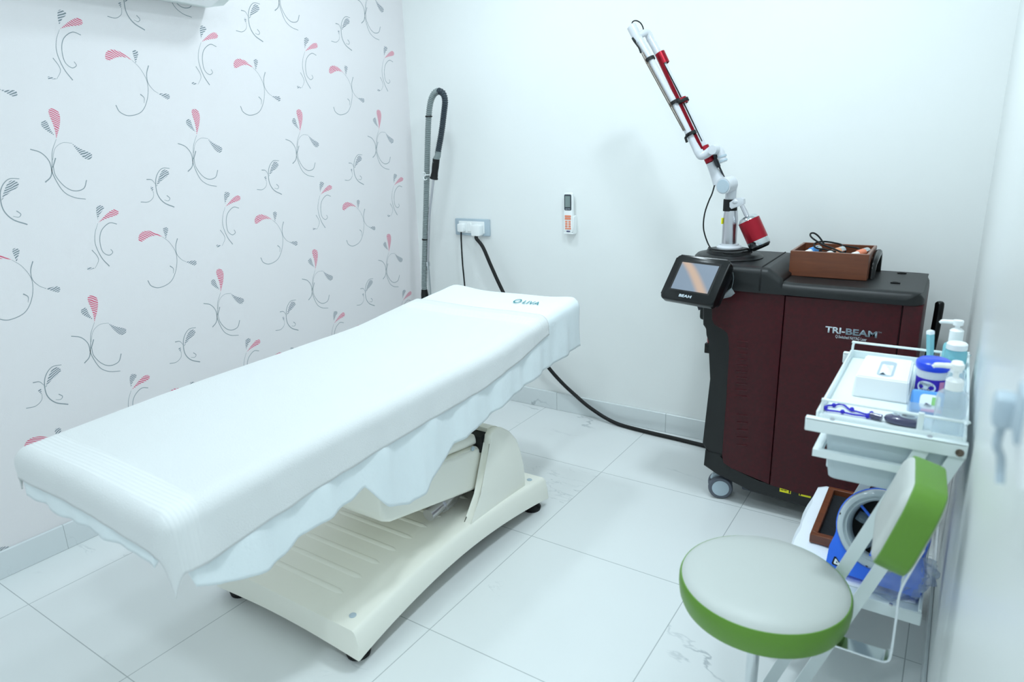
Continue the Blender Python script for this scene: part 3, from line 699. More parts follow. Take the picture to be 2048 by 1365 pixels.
# control screen on its neck
sc_c = Vector((-.775, 2.368, .921)); yaw, tilt = -.27, .65
ex = Vector((math.cos(yaw), math.sin(yaw), 0)); n0 = Vector((math.sin(yaw), -math.cos(yaw), 0))
ez = Vector((0, 0, 1)) * math.cos(tilt) - n0 * math.sin(tilt); nn = ex.cross(ez)
def sf(u, v, d): return sc_c + ex * u + ez * v - (-nn) * 0 + nn * d
if nn.dot(CAM - sc_c) < 0: nn = -nn
SW, SH = .224, .182
bm = BM(); out = rrect(-SW / 2, -SH / 2, SW / 2, SH / 2, .016, 5); out = [(u, v - (.008 * (1 - (2 * u / SW) ** 2) if v < 0 else 0)) for u, v in out]
prism(bm, out, -.032, 0, sf, .006, 3); scr = obj('control_screen', bm, black_gloss, lm)
iw = (-.078, .076, -.050, .061)
bm = BM(); o_ = [(iw[0] - .008, iw[2] - .006), (iw[1] + .008, iw[2] - .006), (iw[1] + .008, iw[3] + .009), (iw[0] - .008, iw[3] + .009)]; prism(bm, o_, -.001, .0006, sf); obj('screen_recess', bm, rubber, scr, False)
bm = BM(); prism(bm, [(iw[0], iw[2]), (iw[1], iw[2]), (iw[1], iw[3]), (iw[0], iw[3])], .0004, .0011, sf); obj('display', bm, screen_m, scr, False, label='lit display with a pale orange beam')
bm = text_mesh('BEAM', sf(-.032, -.078, .0006), ex, ez, .052, .011, bold=.03); obj('lettering', bm, silver_ink, scr, False, label='silver lettering')
bm = BM(); prism(bm, rrect(-.09, -.07, .10, .08, .02, 4), -.075, -.030, sf, .012, 3); obj('rear_shell', bm, black_p, scr)
bm = BM(); tube(bm, smooth_pts([sf(.0, -.01, -.06), (-.765, 2.56, .91), (-.755, 2.62, .93)], 6), .02, 14); obj('screen_neck', bm, black_p, lm)
bm = BM(); tube(bm, smooth_pts([PY(1466, 545, 2.44), PY(1467, 560, 2.44), PY(1463, 578, 2.44)], 4), .0008, 6)
pts = [PY(x, y, 2.42) for x, y in ((1463, 576), (1470, 587), (1462, 594), (1450, 597), (1438, 600), (1441, 594), (1448, 590), (1456, 581))]
c_ = sum(pts, Vector()) / len(pts); vs = [bm.verts.new(p_) for p_ in pts]; vc = bm.verts.new(c_ + Vector((0, -.012, .004)))
vb = bm.verts.new(c_ + Vector((0, .01, -.003)))
for k in range(len(vs)): bm.faces.new((vs[k], vs[(k + 1) % len(vs)], vc)); bm.faces.new((vs[(k + 1) % len(vs)], vs[k], vb))
obj('plastic_scrap', bm, cream_bag, lm, False, label='crumpled clear plastic film by the screen')
bm = BM(); a = PY(1388, 607, 2.45); prism(bm, [(a.x - .005, a.z + .03), (a.x + .04, a.z + .03), (a.x + .026, a.z - .022), (a.x + .018, a.z - .026)], 2.45, 2.47, xz, .002, 1); obj('screen_bracket', bm, darkgrey, lm)

# turntable, column and articulated arm, all standing in the plane y = AY
AY = 2.65
def A(x, y, d=0): return PY(x, y, AY + d)
kp = RP(A(1450, 400), 1)
base = Vector((-.735, AY, 0))
bm = BM(); lathe(bm, [(.0, .955), (.125, .955), (.128, .966), (.118, .976), (.085, .980), (.082, .992), (.06, .995), (0, .995)], base, seg=48); obj('turntable', bm, black_p, lm)
bm = BM(); tube(bm, smooth_pts([base + Vector((.075 * math.cos(a), .085 * math.sin(a), .998)) for a in [math.radians(v) for v in (200, 240, 280, 320, 350)]] + [base + Vector((.09, -.01, .985))], 6), .0035, 8); obj('arm_cable', bm, rubber, lm)
bm = BM(); lathe(bm, [(0, .994), (.047, .994), (.048, 1.001), (.044, 1.006), (.036, 1.008), (.035, 1.014), (.0, 1.014)], base, seg=40); obj('column_flange', bm, pearl, lm)
colx0, colx1 = A(1456.5, 495), A(1460, 421)
bm = BM(); lathe(bm, [(.0282, 0), (.0282, (colx1.z - 1.0) * .75), (.0255, (colx1.z - 1.0))], (colx0.x + .002, AY, 1.0), seg=40); obj('column', bm, steel, lm)
bm = BM(); lathe(bm, [(.0262, 0), (.0262, .044), (.023, .044)], (colx1.x, AY, colx1.z - .002), seg=36); obj('column_collar', bm, rubber, lm)
bm = BM(); c_ = A(1446, 441); box(bm, (c_.x - .001, AY - .021, c_.z - .012), (c_.x + .004, AY - .008, c_.z + .011), .0005, 1); obj('warning_sticker', bm, yellow, lm)
bm = BM(); tube(bm, smooth_pts([A(1461, 400), A(1462, 385), A(1463, 370), A(1461, 363, -.002), A(1452, 365, -.012), A(1447, 371, -.022)], 6), [.0205] * 12 + [.021] * 19, 20); obj('lower_elbow', bm, pearl, lm)
bm = BM(); c_ = A(1446, 372.5, -.06); lathe(bm, [(.030, 0), (.030, .055), (.0, .056)], c_ + Vector((.0, .0, 0)), (.25, 1, .1), 32); obj('lower_joint', bm, pearl, lm)
bm = BM(); lathe(bm, [(.0, -.003), (.0245, -.0025), (.0255, 0), (.0255, .002)], c_, (.25, 1, .1), 32); obj('joint_cap', bm, grey_cap, lm)
def limb(name, P, rs, m, d=0, seg=20, n=1, label=None):
    bm = BM(); Q = [A(*p) if len(p) == 2 else A(p[0], p[1], p[2]) for p in P]
    rr = [r * kp for r in rs]
    if n > 1:
        Q2 = smooth_pts(Q, n); rr = [rr[min(i // n, len(rr) - 1)] + (rr[min(i // n + 1, len(rr) - 1)] - rr[min(i // n, len(rr) - 1)]) * (i % n) / n for i in range(len(Q2))]; Q = Q2
    tube(bm, Q, rr, seg); return obj(name, bm, m, lm, label=label)
limb('arm_cone', [(1421, 326), (1424, 334), (1433, 352), (1440, 366)], [8.5, 8.5, 11, 14], pearl)
limb('arm_tube', [(1299, 76, .0), (1310, 95, .0), (1420, 322)], [7.3, 7.3, 7.3], pearl)          # inner white tube
limb('arm_tube', [(1266, 57, -.045), (1274, 72, -.045), (1297, 112, -.045), (1343.5, 196, -.045), (1387, 287, -.045), (1397, 306, -.045)], [8.0, 8.2, 6.4, 6.4, 6.8, 8.0], pearl)
limb('arm_head', [(1262, 52, -.045), (1263, 53, -.045), (1276, 79, -.045), (1279, 85, -.045)], [7, 9.4, 9.4, 8], pearl)
limb('arm_bridge', [(1276, 74, -.045), (1284, 68, -.03), (1293, 66, -.008), (1298, 72, 0), (1301, 80, 0)], [7, 7, 7, 7.6, 7.6], pearl, n=5)
limb('lower_bridge', [(1397, 303, -.045), (1402, 311, -.045), (1411, 309, -.045), (1424, 300, -.045)], [8.8, 8.8, 8.3, 8.6], pearl, n=5)
bm = BM(); c_ = A(1424, 300, -.075); lathe(bm, [(.0, 0), (.0165, .001), (.0175, .004), (.0175, .045)], c_, (.1, 1, 0), 28); obj('knuckle', bm, pearl, lm)
limb('wrist', [(1428, 298, -.035), (1436, 298, -.03), (1441, 305, -.03), (1444, 316, -.03), (1447, 325, -.03)], [8, 8, 8, 7.6, 7.2], pearl, n=5)
limb('wrist_ring', [(1444, 311, -.03), (1445, 314.5, -.03)], [8.6, 8.6], grey_cap); limb('wrist_ring', [(1446, 320, -.03), (1447, 323, -.03)], [8.3, 8.3], grey_cap)
limb('arm_bracket', [(1431, 308, -.01), (1434, 316, -.01)], [6, 6], darkgrey); limb('arm_bracket', [(1430, 318, -.01), (1434, 326, -.01), (1438, 334, -.005)], [4.5, 4.5, 3.5], darkgrey); limb('stay_rod', [(1433, 322, .0), (1449, 356, .0)], [2.2, 1.6], darkgrey)
# red sleeve: two full cuffs joined by a strap that leaves the inner tube open
def along(t): 
    a, b = A(1319.5, 106), A(1421.5, 324); return a + (b - a) * t
ax_ = (along(1) - along(0)); Ls = ax_.length; ax_.normalize()
side = Vector((0, 1, 0)).cross(ax_).normalized()
def shell(bm, h0, h1, a0, a1, r, n=16):
    G = []
    for h in (h0, h1):
        G.append([(along(0) + ax_ * h * Ls + (side * math.cos(a0 + (a1 - a0) * k / n) + Vector((0, 1, 0)) * math.sin(a0 + (a1 - a0) * k / n)) * rr) for rr in (r, r - .0025) for k in range(n + 1)])
    V = [[bm.verts.new(p) for p in g] for g in G]; m = n + 1
    for k in range(n):
        bm.faces.new((V[0][k], V[0][k + 1], V[1][k + 1], V[1][k])); bm.faces.new((V[0][m + k], V[0][m + k + 1], V[1][m + k + 1], V[1][m + k]))
        for j in (0, 1): bm.faces.new((V[j][k], V[j][k + 1], V[j][m + k + 1], V[j][m + k]))
    for k in (0, n): bm.faces.new((V[0][k], V[1][k], V[1][m + k], V[0][m + k]))
bm = BM(); rs_ = 10 * kp
sgn = 0 if side.x < 0 else PI
shell(bm, 0, .10, 0, 2 * PI, rs_, 32); shell(bm, .86, 1.0, 0, 2 * PI, rs_, 32); ctr = -.60 if sgn == 0 else PI + .60; shell(bm, .09, .87, ctr - 1.05, ctr + 1.05, rs_, 20); shell(bm, .42, .47, 0, 2 * PI, rs_, 32)
obj('red_sleeve', bm, red_an, lm, label='dark red metal sleeve around the white tube')
limb('arm_hose', [(1326, 124, -.01), (1355, 180, -.012), (1380, 232, -.012), (1404, 283, -.01)], [1.2, 1.2, 1.2, 1.2], rubber)
for (a, b, r) in (((1297, 123, -.045), (1302, 114, -.045), 8.9),): pass
def clamp(x, y, r, d, x2=None, y2=None):
    bm = BM(); c = A(x, y, d); lathe(bm, [(r * kp, -3.2 * kp), (r * kp + .0035, -3.2 * kp), (r * kp + .0035, 3.2 * kp), (r * kp, 3.2 * kp)], c, ax_, 28, cap=False)
    if x2: tube(bm, [A(x, y, d - .018), A((x + x2) / 2, (y + y2) / 2, -.028), A(x2, y2, -.016)], .004, 8)
    return bm
bm = clamp(1300, 119, 8.2, -.045); obj('clamp', bm, rubber, lm)
bm = clamp(1350, 205, 8.6, -.045); b2 = clamp(1366, 203, 10, 0); m_ = bpy.data.meshes.new('tmp'); b2.to_mesh(m_); bm.from_mesh(m_); b2.free(); tube(bm, [A(1354, 203, -.062), A(1362, 202, -.035), A(1368, 201, -.022)], 3 * kp, 8); obj('clamp', bm, rubber, lm)
bm = clamp(1382, 268, 8.9, -.045); tube(bm, [A(1376, 268, -.07), A(1371, 276, -.066), A(1374, 285, -.066)], 2.5 * kp, 8); obj('clamp', bm, rubber, lm)
for off in (0, 3.2):
    limb('stay_rod', [(1283 + off, 106 - off * .3, -.06), (1293 + off, 126, -.06), (1367 + off, 262 - off * .3, -.06)], [1.1, 1.1, 1.1], bronze)
limb('arm_cable', [(1265, 76, -.06), (1269, 82, -.062), (1272, 88, -.062), (1278, 96, -.062), (1282, 106, -.06)], [2.2, 2.6, 1.4, 1.6, 2], rubber, n=4)
limb('arm_cable', [(1263, 49, -.045), (1266, 43, -.045), (1273, 41.5, -.04), (1281, 46, -.03), (1286, 55, -.015), (1287, 64, -.008)], [1.2] * 6, rubber, n=5)
limb('arm_cable', [(1429, 371, -.02), (1424, 388, -.03), (1417, 404, -.03), (1409, 429, -.03), (1407, 456, -.03), (1413, 480, -.02), (1422, 497, -.03), (1436, 505, -.06), (1452, 507, -.085), (1475, 507, -.09), (1487, 504, -.07)], [1.4] * 11, rubber, n=6)
# hand piece hanging from the column
limb('handpiece_bracket', [(1468, 402, -.03), (1469, 403, -.03), (1478, 404, -.025), (1479, 404, -.025)], [5.5, 6, 5.5, 5], pearl)
bm = BM(); p_ = [A(1464, 404).xz, A(1464, 413).xz, A(1468, 417).xz, A(1488, 409).xz, A(1493, 407).xz, A(1492, 397).xz, A(1488, 394).xz, A(1475, 396).xz]
prism(bm, [(v[0], v[1]) for v in p_], AY - .036, AY - .008, xz, .003, 2); obj('handpiece_bracket', bm, pearl, lm)
limb('handpiece_stem', [(1484, 411, -.02), (1495, 434, -.02)], [4.2, 4.8], steel)
hx = A(1519, 489, -.02) - A(1494, 433, -.02); hl = hx.length; hp = A(1494, 433, -.02); hd = hx.normalized()
def hr(t0, t1, r0, r1): return [(r0 * kp, t0 * hl), (r1 * kp, t1 * hl)]
bm = BM(); lathe(bm, [(0, -.02 * hl), (8 * kp, -.02 * hl), (16 * kp, .04 * hl), (20.5 * kp, .16 * hl), (20.5 * kp, .20 * hl)], hp, hd, 40); obj('handpiece_cap', bm, chrome, lm)
bm = BM(); lathe(bm, [(20.8 * kp, .14 * hl), (20.8 * kp, .84 * hl)], hp, hd, 40); obj('handpiece_barrel', bm, red_an, lm)
bm = BM(); lathe(bm, [(20.6 * kp, .84 * hl), (20.8 * kp, 1.01 * hl), (20.2 * kp, 1.03 * hl)], hp, hd, 40); obj('handpiece_ring', bm, chrome, lm)
bm = BM(); lathe(bm, [(20.2 * kp, 1.02 * hl), (19.5 * kp, 1.08 * hl), (15 * kp, 1.14 * hl), (0, 1.14 * hl)], hp, hd, 40); obj('handpiece_end', bm, black_gloss, lm)

# wooden case with hand pieces, on the machine's cover
WZ = .9148
wx0, wx1, wy0, wy1, wh = -.500, -.243, 2.60, 2.835, .092
wb = thing('wooden_case', 'open brown wooden case on the laser machine\'s black top, lined with black foam', 'case', ((wx0 + wx1) / 2, (wy0 + wy1) / 2, WZ))
for lo, hi, nm in (((wx0, wy0, WZ), (wx1, wy0 + .010, WZ + wh), 'f'), ((wx0, wy1 - .010, WZ), (wx1, wy1, WZ + wh), 'b'), ((wx0, wy0 + .0101, WZ), (wx0 + .010, wy1 - .0101, WZ + wh), 'l'), ((wx1 - .010, wy0 + .0101, WZ), (wx1, wy1 - .0101, WZ + wh), 'r')):
    bm = BM(); box(bm, lo, hi, .0015, 1)
    for f in bm.faces:
        if f.normal.z > .9: f.material_index = 1
    obj('side_board', bm, [wood, wood_edge], wb, False)
bm = BM(); box(bm, (wx0 + .010, wy0 + .010, WZ + .002), (wx1 - .010, wy1 - .010, WZ + wh - .0305), .004); obj('foam_liner', bm, foam_black, wb)
bm = BM(); lathe(bm, [(.004, 0), (.007, .0), (.007, .004), (.004, .004)], (wx1, 2.70, WZ + wh - .03), (1, 0, 0), 16); obj('latch_hole', bm, bronze, wb)
FZ = WZ + wh - .030
def handpiece(x, y, ang, cm, label):
    d = Vector((math.cos(ang), math.sin(ang), .12)).normalized(); b = Vector((x, y, FZ + .017)); L = .085
    t = thing('hand_piece', label, 'hand piece', (x, y, FZ), 'laser hand pieces in the wooden case')
    bm = BM(); lathe(bm, [(0, 0), (.009, 0), (.011, .01), (.011, .03), (.009, .034)], b - d * L / 2, d, 24); obj('tip', bm, white_p, t)
    bm = BM(); lathe(bm, [(.0135, .030), (.0145, .034), (.0145, .058), (.0135, .062)], b - d * L / 2, d, 24); obj('colour_band', bm, cm, t)
    bm = BM(); lathe(bm, [(.013, .060), (.015, .064), (.015, .08), (.008, .088), (0, .088)], b - d * L / 2, d, 24); obj('end_cap', bm, chrome, t)
    return t
handpiece(-.442, 2.70, 1.15, label_blue, 'hand piece with a pale blue band, leftmost in the wooden case')
handpiece(-.364, 2.70, 1.0, salmon, 'hand piece with a dull red band, in the middle of the wooden case')
handpiece(-.283, 2.70, 1.0, orange_p, 'hand piece with an orange band, rightmost in the wooden case')
bm = BM(); lathe(bm, [(.004, 0), (.009, 0), (.009, .014), (.004, .014)], (-.415, 2.645, FZ + .010), (0, -1, .3), 18); tag(obj('lens_cap', bm, white_p), 'small round white cap near the front board inside the wooden case', 'cap')
def W(x, y, d): return PY(x, y, d)
bm = BM(); tube(bm, smooth_pts([W(1684, 497, 2.73), W(1683, 490, 2.75), W(1668, 486, 2.76), W(1650, 483.5, 2.75), W(1636, 484.5, 2.72), W(1628, 490, 2.70), W(1634, 497, 2.68), W(1650, 499, 2.68), W(1672, 504, 2.68)], 8), .0032, 10)
tube(bm, smooth_pts([W(1702, 514, 2.64), W(1690, 508, 2.66), W(1665, 497, 2.68), W(1645, 489, 2.70), W(1628, 479, 2.72), W(1621, 472, 2.73), W(1622, 467, 2.74), W(1629, 467, 2.74), W(1638, 474, 2.74), W(1648, 488, 2.74)], 8), .0032, 10)
tube(bm, smooth_pts([W(1683, 491, 2.80), W(1700, 494, 2.80), W(1716, 497, 2.79), W(1720, 502, 2.76)], 6), .0030, 10)
tag(obj('hand_piece_cable', bm, rubber), 'thin black cable looped above the wooden case of hand pieces', 'cable')

# ------------------------------------------------------------------ wall fittings and cables
sk = thing('power_socket', 'grey double socket plate with central switch on the back wall above the bed head', 'socket', (-2.245, YB, .94))
bm = BM(); prism(bm, rrect(-2.362, .934, -2.128, 1.026, .006, 3), YB - .012, YB - .0005, xz, .003, 2); obj('cover_plate', bm, grey_plate, sk)
bm = BM(); prism(bm, rrect(-2.333, .948, -2.160, 1.013, .003, 2), YB - .016, YB - .011, xz, .0015, 1); obj('socket_insert', bm, white_p, sk)
bm = BM(); prism(bm, rrect(-2.272, .956, -2.246, 1.005, .003, 2), YB - .021, YB - .015, xz, .002, 1); obj('switch', bm, white_p, sk)
def plug(x0, x1, z0, z1, dep, label, cat='plug'):
    t = thing('plug', label, cat, ((x0 + x1) / 2, YB - .02, z0))
    bm = BM(); prism(bm, rrect(x0, z0, x1, z1, .007, 3), YB - .016 - dep, YB - .0165, xz, .004, 2); obj('plug_body', bm, white_p, t); return t
plug(-2.325, -2.285, .955, 1.0, .028, 'small white plug at the left of the grey socket plate')
plug(-2.222, -2.165, .938, .998, .040, 'large white plug at the right of the grey socket plate')
bm = BM(); tube(bm, smooth_pts([(-2.304, YB - .035, .956), (-2.303, YB - .040, .90), (-2.298, YB - .045, .78), (-2.290, YB - .045, .62), (-2.28, YB - .06, .40), (-2.30, YB - .10, .05), (-2.32, YB - .16, .008)], 8), .0042, 10)
tag(obj('power_cable', bm, rubber), 'thin black cable hanging from the small white plug', 'cable')
P = [(-2.193, YB - .045, .94), (-2.19, YB - .05, .925)] + [PY(x, y, YB - .06) for x, y in ((966, 495), (982, 532), (1003, 578), (1035, 640), (1068, 695))] + [PY(1095, 733, YB - .05), PY(1120, 762, YB - .04), PY(1145, 786, YB - .03)]
P += [(-1.50, 2.985, .062), (-1.36, 2.975, .014), (-1.20, 2.955, .0105), (-1.02, 2.945, .0105), (-.88, 2.935, .0105), (-.76, 2.91, .02), (-.70, 2.86, .10)]
bm = BM(); tube(bm, smooth_pts(P, 8), .0098, 12)
tag(obj('power_cable', bm, rubber), 'thick black cable sweeping from the large white plug down to the laser machine', 'cable')

rc = thing('remote_control', 'white air conditioner remote control with orange buttons in its holder on the back wall', 'remote control', (-1.63, YB - .02, .98))
bm = BM(); prism(bm, rrect(-1.657, .978, -1.607, 1.174, .010, 4), YB - .032, YB - .012, xz, .004, 2); obj('handset', bm, white_p, rc)
bm = BM(); prism(bm, rrect(-1.653, 1.088, -1.613, 1.166, .006, 3), YB - .0335, YB - .030, xz, .001, 1); bz = obj('screen_bezel', bm, lcd_dark, rc)
bm = BM(); box(bm, (-1.647, YB - .0345, 1.104), (-1.619, YB - .033, 1.158)); obj('lcd', bm, lcd, bz, False)
bm = text_mesh('AUTO', (-1.646, YB - .0336, 1.092), (1, 0, 0), (0, 0, 1), .026, .006); obj('printed_lettering', bm, silver_ink, bz, False)
for z in (1.055, 1.043):
    bm = BM(); prism(bm, rrect(-1.650, z, -1.616, z + .009, .002, 2), YB - .0345, YB - .031, xz); obj('button', bm, orange_p, rc)
for r_ in range(4):
    for c2 in range(3 if r_ == 3 else 2):
        x = (-1.648 + c2 * .0185) if r_ < 3 else (-1.648 + c2 * .0115)
        bm = BM(); prism(bm, rrect(x, 1.029 - r_ * .0115, x + (.0125 if r_ < 3 else .009), 1.0365 - r_ * .0115, .002, 2), YB - .0345, YB - .031, xz); obj('button', bm, orange_p, rc)
bm = BM(); box(bm, (-1.641, YB - .0335, .982), (-1.621, YB - .031, .987)); obj('brand_mark', bm, navy_ink, rc, False, label='small dark blue printed mark')
bm = BM(); prism(bm, rrect(-1.660, .973, -1.598, 1.062, .008, 3), YB - .012, YB - .0005, xz, .002, 1); box(bm, (-1.606, YB - .034, .975), (-1.599, YB - .005, 1.060), .002, 1); box(bm, (-1.658, YB - .034, .971), (-1.599, YB - .005, .978), .002, 1); obj('wall_holder', bm, white_p, rc)

# cold-air hose on a slim stand behind the bed head
HY = 2.85
hs = thing('air_hose_stand', 'grey corrugated air hose arching over a slim rod stand behind the bed head', 'hose stand', (-2.45, HY, 0))
def hose(name, P, r, m, n=10, rib=.0022):
    Q = smooth_pts(P, n); L = [0]
    for a, b in zip(Q[:-1], Q[1:]): L.append(L[-1] + (b - a).length)
    N = int(L[-1] / .0032); R = []; rr = []; j = 0
    for i in range(N + 1):
        s = L[-1] * i / N
        while j < len(L) - 2 and L[j + 1] < s: j += 1
        t = (s - L[j]) / max(L[j + 1] - L[j], 1e-9); R.append(Q[j].lerp(Q[j + 1], t)); rr.append(r + rib * math.cos(i * PI / 1.5))
    bm = BM(); tube(bm, R, rr, 14); return obj(name, bm, m, hs)
def H(x, y, d=HY): return PY(x, y, d)
hose('corrugated_hose', [H(849, 585), H(848.5, 560), H(850, 490), H(852.5, 400), H(855, 300), H(857, 240), H(861, 205), H(868, 188), H(877, 182)], .0150, hose_grey)
hose('corrugated_hose', [H(877, 182), H(886, 187), H(890, 202), H(888, 225), H(883, 265), H(876, 305)], .0150, hose_dark)
bm = BM(); tube(bm, [H(876.5, 303), H(875.5, 312), H(872.5, 318), H(871.5, 325)], [.016, .016, .017, .0185], 20); obj('hose_cuff', bm, hose_grey, hs)
bm = BM(); tube(bm, smooth_pts([H(872.5, 318), H(871, 332), H(869.5, 345), H(868.5, 352), H(867.5, 358)], 3), [.0185] * 5 + [.0175] * 3 + [.019] * 3 + [.0225] * 2, 20); obj('grip', bm, rubber, hs)
bm = BM(); tube(bm, smooth_pts([H(867.5, 356), H(864, 385), H(859, 430), H(857, 490), H(856, 530)], 6), .0065, 12); obj('support_rod', bm, steel, hs)
bm = BM(); p_ = H(856, 528); tube(bm, [p_, Vector((p_.x + .004, HY, .30)), Vector((p_.x + .005, HY, .04))], .0075, 12); lathe(bm, [(.011, -.012), (.011, .012)], p_, seg=16); obj('support_rod', bm, chrome, hs)
bm = BM(); p_ = H(849, 583); tube(bm, [p_ + Vector((0, 0, .01)), p_ - Vector((0, 0, .02)), p_ - Vector((0, 0, .09))], [.017, .021, .021], 20); obj('lower_cuff', bm, rubber, hs)
bm = BM(); lathe(bm, [(0, .0), (.15, .0), (.152, .03), (.14, .045), (.0, .05)], (-2.45, 2.83, 0), seg=36); tube(bm, [(p_.x, HY, p_.z - .08), (p_.x, HY, .04)], .012, 12); obj('stand_base', bm, darkgrey, hs)
for y in (233, 350, 479):
    p_ = H({233: 857.5, 350: 854, 479: 850.5}[y], y); bm = BM(); lathe(bm, [(.0175, -.003), (.0185, -.002), (.0185, .002), (.0175, .003)], p_, seg=20, cap=False)
    if y == 350: tube(bm, smooth_pts([p_ + Vector((-.014, -.02, .0)), p_ + Vector((-.008, -.026, .012)), p_ + Vector((.008, -.026, .012)), p_ + Vector((.008, -.024, -.003)), p_ + Vector((-.004, -.024, -.01)), p_ + Vector((.004, -.026, -.025)), p_ + Vector((.016, -.02, -.02))], 5), .0022, 8)
    obj('cable_tie', bm, white_p if y == 350 else rubber, hs)

# switch and plug on the right wall close to the camera
ws = thing('wall_socket', 'white socket box on the right wall at the frame\'s right edge', 'socket', (XR, .63, 1.10))
bm = BM(); box(bm, (XR - .018, .56, 1.150), (XR - .0005, .675, 1.235), .004); obj('cover_plate', bm, white_p, ws)
bm = BM(); box(bm, (XR - .022, .60, 1.17), (XR - .0175, .64, 1.21), .002); obj('switch', bm, grey_plate, ws)
t = thing('plug', 'blurred pale plug sticking out of the right wall socket, with a hanging lead', 'plug', (XR - .03, .66, 1.16))
bm = BM(); box(bm, (XR - .034, .648, 1.163), (XR - .0182, .676, 1.190), .004); obj('plug_body', bm, grey_cap, t)
bm = BM(); tube(bm, smooth_pts([(XR - .026, .66, 1.165), (XR - .027, .662, 1.145), (XR - .022, .672, 1.13), (XR - .020, .676, 1.115), (XR - .019, .672, 1.105)], 8), .0035, 10); obj('lead', bm, grey_plate, t)

# ------------------------------------------------------------------ white folding trolley
TA0, TA1, TB0, TB1, TZ = -.216, .066, 1.462, 1.990, .819
tr = thing('trolley', 'white metal two-shelf trolley with slanted legs against the right wall', 'trolley', ((TA0 + TA1) / 2, 1.82, 0))
bm = BM(); box(bm, (TA0 + .012, TB0 + .01, TZ - .004), (TA1, TB1 - .01, TZ), .001, 1)
box(bm, (TA0 + .012, TB0 + .01, TZ - .004), (TA0 + .018, TB1 - .01, TZ + .020), .002, 1); box(bm, (TA1 - .006, TB0 + .01, TZ - .004), (TA1, TB1 - .01, TZ + .018), .002, 1)
box(bm, (TA0 + .018, TB1 - .016, TZ - .002), (TA1 - .006, TB1 - .010, TZ + .020), .002, 1); box(bm, (TA0 + .018, TB0 + .010, TZ - .002), (TA1 - .006, TB0 + .016, TZ + .014), .002, 1)
obj('top_tray', bm, white_metal, tr)
for y in (TB0, TB1):
    bm = BM(); box(bm, (TA0 - .006, y - .004, TZ - .024), (TA1 + .004, y + .004, TZ + .006), .002, 1); box(bm, (TA0 - .006, y - .004, TZ + .002), (TA1 + .004, y + .012, TZ + .0065), .001, 1); e = obj('end_bar', bm, white_metal, tr)
    for x in (TA0 + .045, TA1 - .06):
        bm = BM(); lathe(bm, [(.005, 0), (.0045, .0025), (0, .003)], (x, y + .006, TZ + .006), seg=14); obj('screw', bm, steel, e)
    bm = BM(); lathe(bm, [(.008, 0), (.007, .004), (0, .005)], (TA1 - .008, y - .003, TZ - .012), (0, -1, 0), 16); obj('pivot_bolt', bm, bronze, e)
# slanted flat legs, a pair at either end
for y in (TB0 + .008, TB1 - .008):
    for dx in (0, -.060):
        bm = BM(); a = Vector((.058 + dx, y, TZ - .018)); b = Vector((.058 + dx - .355 * (TZ - .04), y, .022)); tube(bm, [a, b], 1, flat=(.006, .026, (1, 0, .4))); obj('leg', bm, white_metal, tr)
# low shelf
SZ = .292
bm = BM(); box(bm, (-.255, 1.655, SZ - .018), (.040, 2.19, SZ), .003, 1); box(bm, (-.255, 1.648, SZ - .020), (.045, 1.655, SZ + .014), .002, 1); box(bm, (.036, 1.655, SZ - .018), (.044, 2.19, SZ + .02), .002, 1); obj('low_shelf', bm, white_metal, tr)
for x in (-.16, -.02):
    bm = BM(); lathe(bm, [(.005, 0), (.004, .003), (0, .0035)], (x, 1.6515, SZ + .013), seg=14); obj('screw', bm, steel, tr)
bm = BM(); box(bm, (.030, 2.10, .03), (.050, 2.13, TZ - .02), .002, 1); obj('rear_post', bm, white_metal, tr)
bm = BM(); box(bm, (-.250, 2.13, .03), (-.232, 2.155, SZ - .018), .002, 1); obj('shelf_foot', bm, white_metal, tr)
for x, y in ((-.225, TB0 + .008), (-.225, TB1 - .008), (-.241, 2.142), (.04, 2.115)):
    bm = BM(); lathe(bm, [(0, -.009), (.017, -.009), (.020, -.006), (.020, .006), (.017, .009), (0, .009)], (x, y, .020), (1, 0, 0), 20); obj('wheel', bm, rubber, tr)
# wire guard rail
gz = .863
bm = BM(); RY0, RY1 = TB0 + .018, TB1 - .02
tube(bm, smooth_pts([(TA0 + .018, RY1, TZ), (TA0 + .018, RY1, gz - .008), (TA0 + .023, RY1, gz), (TA0 + .035, RY1, gz), (TA1 - .02, RY1, gz), (TA1 - .008, RY1 - .006, gz), (TA1 - .004, RY1 - .02, gz), (TA1 - .004, RY0 + .02, gz), (TA1 - .008, RY0 + .006, gz), (TA1 - .02, RY0, gz), (TA0 + .040, RY0, gz), (TA0 + .027, RY0, gz), (TA0 + .022, RY0, gz - .008), (TA0 + .022, RY0, TZ)], 5), .0032, 8)
for x, y in ((TA1 - .004, 1.62), (TA1 - .004, 2.0), (TA1 - .06, RY1)): tube(bm, [(x, y, TZ), (x, y, gz)], .0032, 8)
obj('guard_rail', bm, white_metal, tr)
bm = BM(); box(bm, (TA1 - .085, RY0 - .004, TZ - .004), (TA1 - .074, RY0 + .002, TZ + .05), .001, 1); obj('rail_bracket', bm, white_metal, tr)
